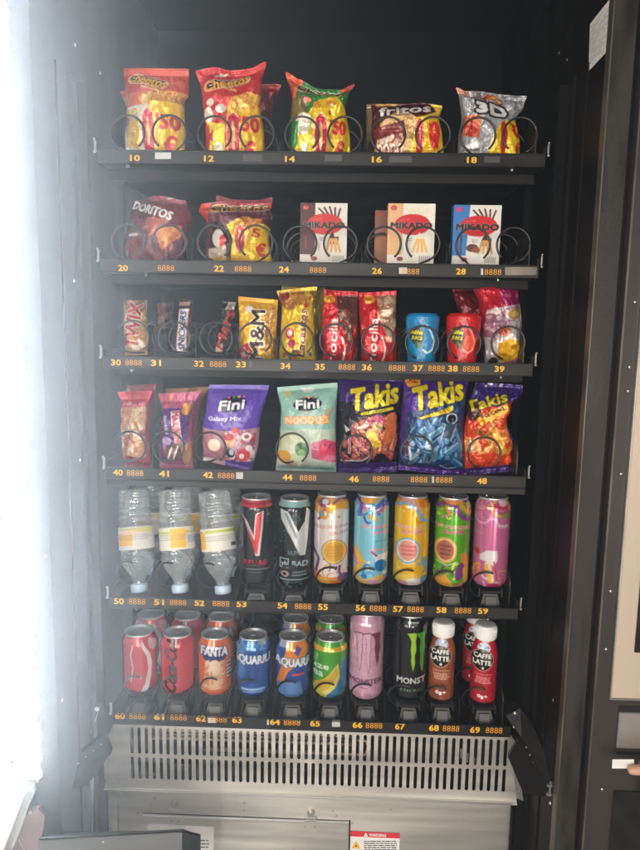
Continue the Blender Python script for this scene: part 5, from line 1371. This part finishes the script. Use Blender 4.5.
def art57():
    x=410.5; a = Art(x-21,484,x+21,594,'#ecb81c')
    swirls(a,x,496,518,['#e88c2c','#8cb4d0','#e09cb0','#f6dc6c','#c8641c'],16,57); swirls(a,x,566,590,['#e88c2c','#8cb4d0','#e09cb0','#f6dc6c','#c8641c'],15,64)
    a.line([(x-16,506),(x-6,503),(x+4,508),(x+10,520),(x+16,522)],3.4,'#8cb4d0'); a.line([(x-10,498),(x,500),(x+6,508)],3,'#e09cb0'); a.ell(x+12,502,6,7,'#e88c1c'); a.ell(x-8,500,5,3,'#e8a4a0')
    a.text('MANGO LOCO',x+0,527.5,32,3.8,'#d87a94',rot=-2,bold=.04,out='#f4e8dc'); a.text('FLAVOR',x+1,532.5,20,3.6,'#e07a94',bold=.05,out='#f4e8dc')
    a.ell(x-3,551,12.5,13,'#7cb0c8'); a.ell(x-3,551,11,11.5,'#f0e0d8'); a.ell(x-3,551,9.6,10,'#e8a08c'); a.micro(x-10,545,x+5,557,'#c84c6c',3,4); a.line([(x-11,563),(x-3,565),(x+5,563)],1,'#e8dcc0')
    a.line([(x+13,560),(x+17,572)],5,'#88a8cc'); a.poly([(x-17,576),(x+4,574),(x+17,584),(x+17,592),(x-18,592)],'#e8c44c'); a.ell(x+4,582,8,4,'#e4dcd4'); a.ell(x-8,584,6,3,'#d89ca8'); a.ell(x+14,580,4,4,'#7c9cc4'); return a
can('juice_drink_can','yellow tall can with a pink circle in a blue ring above number 57',art57(),410.5,587,4,Y=.05)
def art58():
    x=451; a = Art(x-21,484,x+21,594,'#5cae24')
    swirls(a,x,496,518,['#8c3c8c','#e8943c','#d8e05c','#e07a8c','#3c8c24'],16,58); swirls(a,x,566,590,['#8c3c8c','#e8943c','#d8e05c','#e07a8c','#3c8c24'],15,65)
    a.line([(x-16,508),(x-8,502),(x+2,506),(x+8,516),(x+15,520)],4.4,'#8c3c8c'); a.ell(x+2,501,13,4,'#e8943c'); a.ell(x-9,498,6,3,'#e8b45c'); a.line([(x+8,506),(x+16,514)],4,'#e8a43c'); a.ell(x+14,499,4,4,'#6c4ca0')
    a.text('KIWI STRAWBERRY',x+0,527.5,34,3.8,'#c8506c',rot=-2,bold=.04,out='#f4ecdc'); a.text('FLAVOR',x+2,532.5,20,3.6,'#c8506c',bold=.05,out='#f4e8dc')
    a.ell(x-6,551,11.5,13,'#d8b44c'); a.ell(x-6,551,10.4,11.8,'#f0c48c'); a.ell(x-6,551,8.6,9.8,'#b86c54'); a.micro(x-12,545,x,557,'#6c2c40',3,4); a.line([(x-14,563),(x-4,566),(x+6,562)],1.2,'#c8e0a0')
    a.line([(x+12,556),(x+14,566)],6,'#e8943c'); a.ell(x+9,572,4,9,'#8c3c94',rot=-12); a.line([(x+14,570),(x+16,584)],5,'#e8b81c'); a.poly([(x-17,580),(x-4,576),(x+4,586),(x+4,592),(x-18,592)],'#e8a43c'); a.ell(x+12,586,6,3,'#e07a8c'); return a
can('juice_drink_can','green tall can with orange and purple swirls above number 58',art58(),451,588.5,4,Y=.05)
def art59():
    x=490; a = Art(x-21,484,x+21,596,'#cf6f9c')
    swirls(a,x,496,518,['#e8a4c4','#b84c74','#e8b43c','#f0d0dc'],16,59); swirls(a,x,566,590,['#e8a4c4','#b84c74','#e8b43c','#f0d0dc'],15,66)
    a.micro(x-18,504,x-6,520,'#e4a4c0',6,3,.7); a.line([(x+1,498),(x+4,506)],3,'#e8b43c'); a.ell(x+8,506,7,4,'#c83c58'); a.ell(x+11,503,4.5,3.6,'#e4c8d0'); a.line([(x+3,510),(x+9,514),(x+15,512)],2.4,'#b84c74'); a.ell(x+13,516,4,3,'#8c9c54')
    a.line([(x-4,520),(x+4,519),(x+7,526)],1.4,'#ecc4d4'); a.text('PINK',x+12,526.5,10,3.8,'#f4dce8',bold=.06); a.text('ROSA',x-12,534,9,3,'#e8b4cc',bold=.03)
    a.poly([(x-10,556),(x-4,551),(x+7,551),(x+8,560),(x+4,566),(x-3,562),(x-10,561)],'#ece4e6'); a.ell(x-13,553,2.4,3,'#c8303c')
    a.line([(x-2,565),(x+2,580)],6,'#ecdca8'); a.line([(x-3,566),(x+1,582)],3,'#e8b82c'); a.line([(x+4,562),(x+8,580)],1.6,'#c83c58'); a.ell(x+5,586,7,2.4,'#c02c54'); a.ell(x-10,572,4,6,'#d8805c',al=.7); return a
can('juice_drink_can','pink tall can with a white and yellow fruit drawing above number 59',art59(),490,588.8,4,Y=.05)

# small cans, tray 6
def artcoke(x, y0=620, y1=700, x2=None):
    a = Art(x-22,y0-8,x+22,y1+8,'#cc1f26')
    a.poly([(x+2,y0+19),(x+5,y0+27),(x+10,y0+35),(x+12,y0+44),(x+11,y0+58),(x+7,y0+76),(x-2,y0+76),(x+5,y0+64),(x+8,y0+50),(x+7,y0+38),(x+2,y0+28)],'#ece6e2')
    a.ell(x+13,y0+27,4,7,'#e0a8a4',rot=20); a.line([(x-7,y0+26),(x-9,y0+36),(x-7,y0+48),(x-9,y0+62)],1.3,'#e6c4c2'); return a
c60,_ = can('cola_can','red cola can with a white wave standing in front above number 60',artcoke(140),140,694.5,5,H=.115)
c60b = copy_tree(c60); P = at(151.5,640,.130); c60b.location = (P[0],.130,c60.location.z); c60b['label'] = 'red cola can at the back behind the white wave can above number 60'
def artzero(x):
    a = Art(x-22,616,x+22,708,'#c81c28')
    a.text('Coca-Cola',x-7,664,56,12,'#1f1416',rot=88,shear=.35,bold=.05)
    return a
c61,_ = can('cola_can','red cola can with black script standing in front above number 61',artzero(178),178,696,5,H=.115)
c61b = copy_tree(c61); P = at(187.5,640,.130); c61b.location = (P[0],.130,c61.location.z); c61b['label'] = 'red cola can at the back behind the black script can above number 61'
def artfanta():
    x=215.5; a = Art(x-22,616,x+22,708,'#e0662c')
    a.ell(x-1,655,13,8,'#2c3a78'); a.poly([(x-7,662),(x+6,662),(x+10,690),(x-12,690)],'#e8b48c'); a.ell(x-1,668,6,8,'#f0cfae')
    a.blotch(a.mpoly([(x-10,662),(x-6,660),(x-7,690),(x-13,690)]),['#f0c89c','#d88a4c'],3,2); a.blotch(a.mpoly([(x+5,660),(x+8,662),(x+11,690),(x+6,690)]),['#f0c89c','#d88a4c'],3,3)
    a.poly([(x+11,664),(x+16,662),(x+16,680),(x+12,682)],'#4a4a44',.9); a.micro(x+11,663,x+16,681,'#e8dccc',5,3); a.line([(x-4,672),(x-3,684)],1,'#c86a3c')
    a.text('FANTA',x-1,652,27,9.5,'#f2f0ee',rot=-3,bold=.08,out='#2c3a78',ow=.06); return a
c62,_ = can('orange_soda_can','orange soda can with white lettering standing in front above number 62',artfanta(),215.5,697.5,5,H=.115)
c62b = copy_tree(c62); P = at(221.5,640,.130); c62b.location = (P[0],.130,c62.location.z); c62b['label'] = 'orange soda can standing second in line above number 62'
c62c = copy_tree(c62); P = at(229,640,.205); c62c.location = (P[0],.205,c62.location.z); c62c['label'] = 'orange soda can farthest back in line above number 62'
def artaq(x, orange):
    a = Art(x-22,616,x+22,710,'#2456a8' if not orange else '#2c50a0')
    if not orange:
        a.rect(x-22,616,x+22,652,'#4c8cc8'); a.blotch(a.Y<652,['#3c7cc0','#7cb4dc','#2c60b0','#5c9cd0'],7,4,.8); a.ell(x+12,642,5,5,'#a8b4c4'); a.poly([(x-16,652),(x-8,646),(x-10,662),(x-17,664)],'#4c94d0')
        a.ell(x-14,672,6,8,'#3c7cc4'); a.rect(x-12,689,x+12,691,'#a8c4e4'); a.micro(x-12,688,x+12,694,'#b8d0ec',2,3); a.poly([(x-8,664),(x+6,664),(x+4,684),(x-6,684)],'#1c3c88',.7)
        a.text('AQUARIUS',x,661,42,10.5,'#eef2f6',rot=-2,bold=.07,out='#1c3c80',ow=.03)
    else:
        a.poly([(x-2,632),(x+16,636),(x+15,656),(x-4,672),(x-12,690),(x-17,688),(x-10,664)],'#e8862c'); a.poly([(x-15,640),(x-4,640),(x-4,649),(x-14,649)],'#b8bcc8'); a.poly([(x+4,646),(x+9,650),(x+5,657),(x+1,653)],'#5c4ca0'); a.ell(x+2,638,5,3,'#e8b48c')
        a.poly([(x-16,684),(x+8,682),(x+12,702),(x-14,702)],'#5c88c0'); a.rect(x+0,674,x+12,676.5,'#d85a5c'); a.text('AQUARIUS',x+4,664,44,10.5,'#eef2f6',rot=-3,bold=.07,out='#1c3c80',ow=.03)
    return a
can('sports_drink_can','blue sports drink can with white lettering alone above number 63',artaq(253.5,False),253.5,698.5,5,H=.115)
c64,_ = can('sports_drink_can','blue and orange sports drink can in front above number 64',artaq(292.5,True),292.5,699.5,5,H=.115)
c64b = copy_tree(c64); P = at(295.5,640,.130); c64b.location = (P[0],.130,c64.location.z); c64b['label'] = 'blue and orange sports drink can behind its twin above number 64'
def art65():
    x=330; a = Art(x-22,616,x+22,712,'#4ca434')
    a.rect(x-22,648,x+22,653,'#d8c03c'); a.rect(x-22,649.6,x+22,651,'#e8963c'); a.poly([(x-18,690),(x-2,676),(x+8,664),(x+10,680),(x+2,694),(x-14,700)],'#e8d878'); a.poly([(x-16,686),(x-4,678),(x+7,668),(x+8,676),(x-2,690),(x-14,694)],'#dcb83c')
    a.poly([(x+10,664),(x+17,660),(x+17,692),(x+4,700),(x-6,698),(x+6,688),(x+11,676)],'#3c7ca8'); a.poly([(x-18,694),(x-10,690),(x+0,700),(x-16,706)],'#c8d84c')
    a.text('fuze',x-12,667,22,6.5,'#eef4e8',bold=.07); a.text('tea',x-14,675,15,6,'#eef4e8',bold=.07); a.text('i',x-13,658,1,4,'#eef4e8'); return a
c65,_ = can('iced_tea_can','green iced tea can with a yellow lemon in front above number 65',art65(),330,700,5,H=.115)
c65b = copy_tree(c65); P = at(331,640,.130); c65b.location = (P[0],.130,c65.location.z); c65b['label'] = 'green iced tea can half hidden behind its twin above number 65'
def claw(a, x, y, s, c1, c2=None):
    for k,(dx,l) in enumerate(((0,38),(8.5,40),(17,33))):
        col = c1 if not c2 else (c1,c2,c2)[k]
        X = x+dx
        p = [(X-4,y),(X+4,y-1),(X+5.5,y+1),(X+4.5,y+8),(X+5.5,y+16),(X+4,y+22),(X+4.5,y+l-8),(X+2.8,y+l),(X+.6,y+l-10),(X+.8,y+22),(X-.2,y+16),(X+.4,y+8),(X-1,y+4)]
        a.poly(p, col)
        yield p
def art66():
    x=366; a = Art(x-22,604,x+22,712,'#dcaac2')
    a.blotch(a.Y>0,['#dcaac2','#d49ab6','#e4bace','#cf94b0'],5,5,.6)
    for p in claw(a,x-9,634,1,'#7c3c58'): pass
    for k,p in enumerate(claw(a,x-9,634,1,'#7c3c58')):
        if k < 2: a.poly([(q[0]*.82+.18*(x-8+k*8.5+1),q[1]*.94+.06*650) for q in p],'#e2b4ca')
    a.text('MONSTER',x+0,682,32,5.2,'#6c3450',bold=.04); a.text('energy',x-9,695,9,2.8,'#8c5470'); a.text('ultra rosa',x+6,695,14,2.8,'#8c5470'); a.line([(x-6,688),(x+2,689)],.9,'#8c5470'); return a
can('energy_drink_can','pale pink tall can with a dark claw mark above number 66',art66(),366,701.5,5,Y=.05)
def art67():
    x=408; a = Art(x-22,604,x+22,712,'#121312')
    for k,p in enumerate(claw(a,x+2,634,1,'#a6d42c','#4ea82c')):
        pass
    a.rect(x-2,622,x+10,624,'#b8bcb4'); a.text('ZERO',x+3,625,10,3,'#b0b4ac'); a.poly([(x-14,626),(x-9,631),(x-8,634)],'#5c605c')
    a.text('MONSTER',x+8,681,38,6.4,'#eceee8',bold=.06); a.text('ENERGY',x+6,690.5,26,3.2,'#8ca88c',bold=.03)
    a.rect(x-22,703,x+22,705,'#4c504c'); return a
can('energy_drink_can','black tall can with a bright green claw mark above number 67',art67(),408.5,703,5,Y=.05)

# coffee bottles
def coffee(label, x, ytop, ybot, base, deco, Yc=.046, main=True, z=None, art=None):
    Yf = Yc-.026
    c = at(x,ybot,Yf); Z = c[2] if z is None else z; X = at(x,(ytop+ybot)/2,Yc)[0]
    H = .150; rb = .0242
    root = tag(empty('coffee_bottle',(X,Yc,Z)),label,'coffee bottle','iced coffee bottles')
    prof = [(rb-.010,0),(rb-.003,.0006),(rb,.004),(rb,.070),(rb+.0006,.088),(rb-.0012,.102),(rb-.005,.114),(rb-.0078,.122),(rb-.0085,.127)]
    adopt(lathe_art('bottle_body',art,x,prof,X,Yc,Z,'sleeve'),root)
    mb = MB(); rc = .0205
    pr = [(rc-.001,.1235),(rc,.1245),(rc+.0006,.130),(rc,.1455),(rc-.0018,.1495),(rc-.005,.1505),(.0001,.151)]
    mb.lathe(pr,X,Yc,56,Z)
    for k in range(44):
        a = 2*math.pi*k/44; mb.box(X+(rc+.0002)*math.cos(a)-.0003,X+(rc+.0002)*math.cos(a)+.0003,Yc+(rc+.0002)*math.sin(a)-.0003,Yc+(rc+.0002)*math.sin(a)+.0003,Z+.129,Z+.144)
    mb.build('screw_cap', MT['white'], root, False)
    if main: can_rest(x,5,Yc,Z)
    return root, Z
def artcof(x, y0, base, dark, seed):
    a = Art(x-18,y0-4,x+18,y0+96,base)
    a.blotch(a.Y>y0+38,[base,dark,base,dark],2.2,seed,.6)
    a.poly([(x-9,y0+17),(x+7,y0+18),(x+7,y0+22),(x-9,y0+21)],'#e0a894'); a.text('protein',x-1,y0+19.6,12,2.4,'#a8342c')
    a.blotch(a.mell(x-1,y0+27,8,5.5),['#b8c8dc','#7c94bc','#e8ecf0','#8ca4c8'],3,seed+1,.95)
    a.ell(x-2,y0+39.5,11.5,11,'#c8a890'); a.ell(x-2,y0+39.5,10.8,10.4,'#161210')
    a.text('CAFFE',x-2,y0+35.5,18.5,5,'#f0ece6',bold=.06); a.text('LATTE',x-2,y0+42,18.5,5,'#f0ece6',bold=.06); a.ell(x-1,y0+47.5,1.3,1.3,'#d8ccc0')
    a.text('cappuccino',x,y0+54,18,2.2,'#f0d8c8',bold=.03); a.micro(x-9,y0+56,x+9,y0+63,'#e8c4b4',4,seed)
    a.blotch(a.mell(x,y0+78,12,9),[dark,base,dark],3,seed+3,.7); a.text('0g+',x,y0+76,11,4.4,'#f4e8e0',bold=.07)
    a.line([(x-12,y0+84.6),(x,y0+87),(x+12,y0+85)],1.2,'#b89488'); return a
coffee('brown coffee bottle with a round white cap above number 68',442,618,702,'#8c4a30','#6c3422',art=artcof(442,617,'#94502f','#6c3420',3))
r69,z69 = coffee('red coffee bottle with a round white cap in front above number 69',484,621,705,'#b01c2c','#80141f',art=artcof(484,621,'#b41c2c','#84141f',5))
c = copy_tree(r69); P = at(475.5,640,.118); c.location = (P[0],.118,r69.location.z); c['label'] = 'red coffee bottle half hidden behind the front one above number 69'

# ---- upside-down water bottles, tray 5
def water(label, pc, pt, flip, seed, yl, cols):
    """pc: cap bottom in the photo, pt: top end; the bottle stands on its cap and leans back"""
    A = at(pc[0],pc[1],.040); B = at(pt[0],pt[1],.085)
    ax = B-A; L_ = np.linalg.norm(ax); ax /= L_
    e1 = np.cross(ax,[0,1,0]); e1 /= np.linalg.norm(e1); e1 = -e1 if e1[0] < 0 else e1
    e2 = np.cross(ax,e1); e2 = -e2 if e2[1] > 0 else e2            # e2 points to the viewer
    k = L_/.205
    root = tag(empty('water_bottle',tuple(A)),label,'water bottle','upturned water bottles')
    def ring(r, h, seg=64, wob=0, sq=0):
        q = np.linspace(0,2*math.pi,seg+1)
        rr = r*(1+wob*np.sin(q*5+h*90+seed)+.0*q)
        return A+ax*h+np.outer(np.sin(q)*rr,e1)+np.outer(np.cos(q)*rr,e2)
    prof = [(.0118,.018),(.0125,.026),(.017,.034),(.0245,.046),(.0305,.060),(.0325,.072)]
    h = .072
    while h < .196: prof.append((.0325-.0030*abs(math.sin((h-.072)*math.pi/.0125))**.7*(0 if .088<h<.128 else 1), h)); h += .0018
    prof += [(.031,.199),(.027,.2035),(.018,.205),(.012,.2005),(.0001,.198)]
    P = np.array([ring(r,hh*k,wob=.012+.018*((hh>.14) or (hh<.08))) for r,hh in prof])
    o = grid_mesh('bottle_shell',[(P[:, ::-1],np.ones(P.shape)*.8)],MT['clear'],tuple(A)); adopt(o,root)
    # paper label
    hh = np.linspace(.086,.130,60); Pl = np.array([ring(.0333,x*k,seg=128) for x in hh])
    a = Art(0,0,128,44,'#ddd9ce',S=2)
    for (x0,y0,x1,y1,c) in cols: a.rect(x0,y0,x1,y1,c)
    a.micro(36,14,92,26,'#8c8c88',3,seed,.6)
    U, V = np.meshgrid(np.linspace(0,128,129), np.linspace(44,0,60))
    sh = (U+64)%128
    C = a.sample(127-sh if False else sh, V)
    o = grid_mesh('paper_label',[(Pl[:, ::-1],C[:, ::-1])],MT['card'],tuple(A)); adopt(o,root)
    mb = MB(); n = 48
    pr = [(.0001,.0),(.0135,.0),(.0152,.0012),(.0156,.004),(.0156,.0145),(.0150,.0165),(.0001,.0165)]
    vs = []; 
    for r,h in pr:
        q = np.linspace(0,2*math.pi,n,endpoint=False); rr = r*(1+(.012*np.cos(q*24) if .002<h<.016 else 0*q))
        vs += list(A+ax*h*k+np.outer(np.sin(q)*rr,e1)+np.outer(np.cos(q)*rr,e2))
    mb.add(vs,[(i*n+j,(i+1)*n+j,(i+1)*n+(j+1)%n,i*n+(j+1)%n) for i in range(len(pr)-1) for j in range(n)])
    mb.build('screw_cap', MT['cap'], root, True)
    return root
wb = []
wb.append(water('upturned clear water bottle with an orange square on its label above number 50',(139.5,592),(134,489),0,1,0,[(0,2,128,7,'#c9bd5e'),(44,12,66,36,'#f0b428'),(52,6,70,14,'#e8c4a0'),(70,4,100,11,'#d8c878')]))
wb.append(water('upturned clear water bottle with an orange band at the right above number 51',(180.5,592.5),(174,489),0,2,0,[(0,8,128,13,'#bcc46c'),(62,3,80,40,'#f0b828'),(82,18,94,32,'#a8b4cc'),(34,32,40,38,'#4a5a5a')]))
wb.append(water('upturned clear water bottle with an orange band at the left above number 52',(223.5,593.5),(214,490),0,3,0,[(52,4,128,9,'#b4c23c'),(38,8,52,40,'#eeb01c'),(38,5,48,9,'#c87a5c'),(84,30,94,37,'#4c4448')]))
for b_, n_ in zip(wb, ('50','51','52')):
    o_ = copy_tree(b_); o_.location = (b_.location.x+.004, b_.location.y+.088, b_.location.z+.002)
    o_['label'] = 'second water bottle seen through the clear one in front of it above number '+n_
# ------------------------------------------------------------------ lamps and output
area('daylight_from_the_street', (-2.1,-3.6,1.5), (0.05,0,0.95), 1.5, 2.0, LA[0], LA[1])
area('added_steel_light', (.95,-3.9,.9), (0.2,0,0.6), .8, 1.8, LA[2], LA[1])  # added lamp that brightens the right part of the steel
area('narrow_light_behind_camera', (-.22,-1.9,1.35), (.0,0.1,.95), .09, 1.5, LB[0], LB[1])  # tall narrow light behind the camera, makes the streaks on the cans
SC.view_settings.view_transform = 'Standard'; SC.view_settings.look = 'None'; SC.view_settings.exposure = EXPO; SC.view_settings.gamma = 1
SC.render.engine = 'CYCLES'
SC.cycles.use_denoising = True
SC.cycles.max_bounces = 8; SC.cycles.transparent_max_bounces = 16; SC.cycles.volume_bounces = 0
SC.cycles.diffuse_bounces = 3; SC.cycles.glossy_bounces = 4
SC.cycles.sample_clamp_indirect = 6
SC.cycles.use_adaptive_sampling = True; SC.cycles.adaptive_threshold = .02
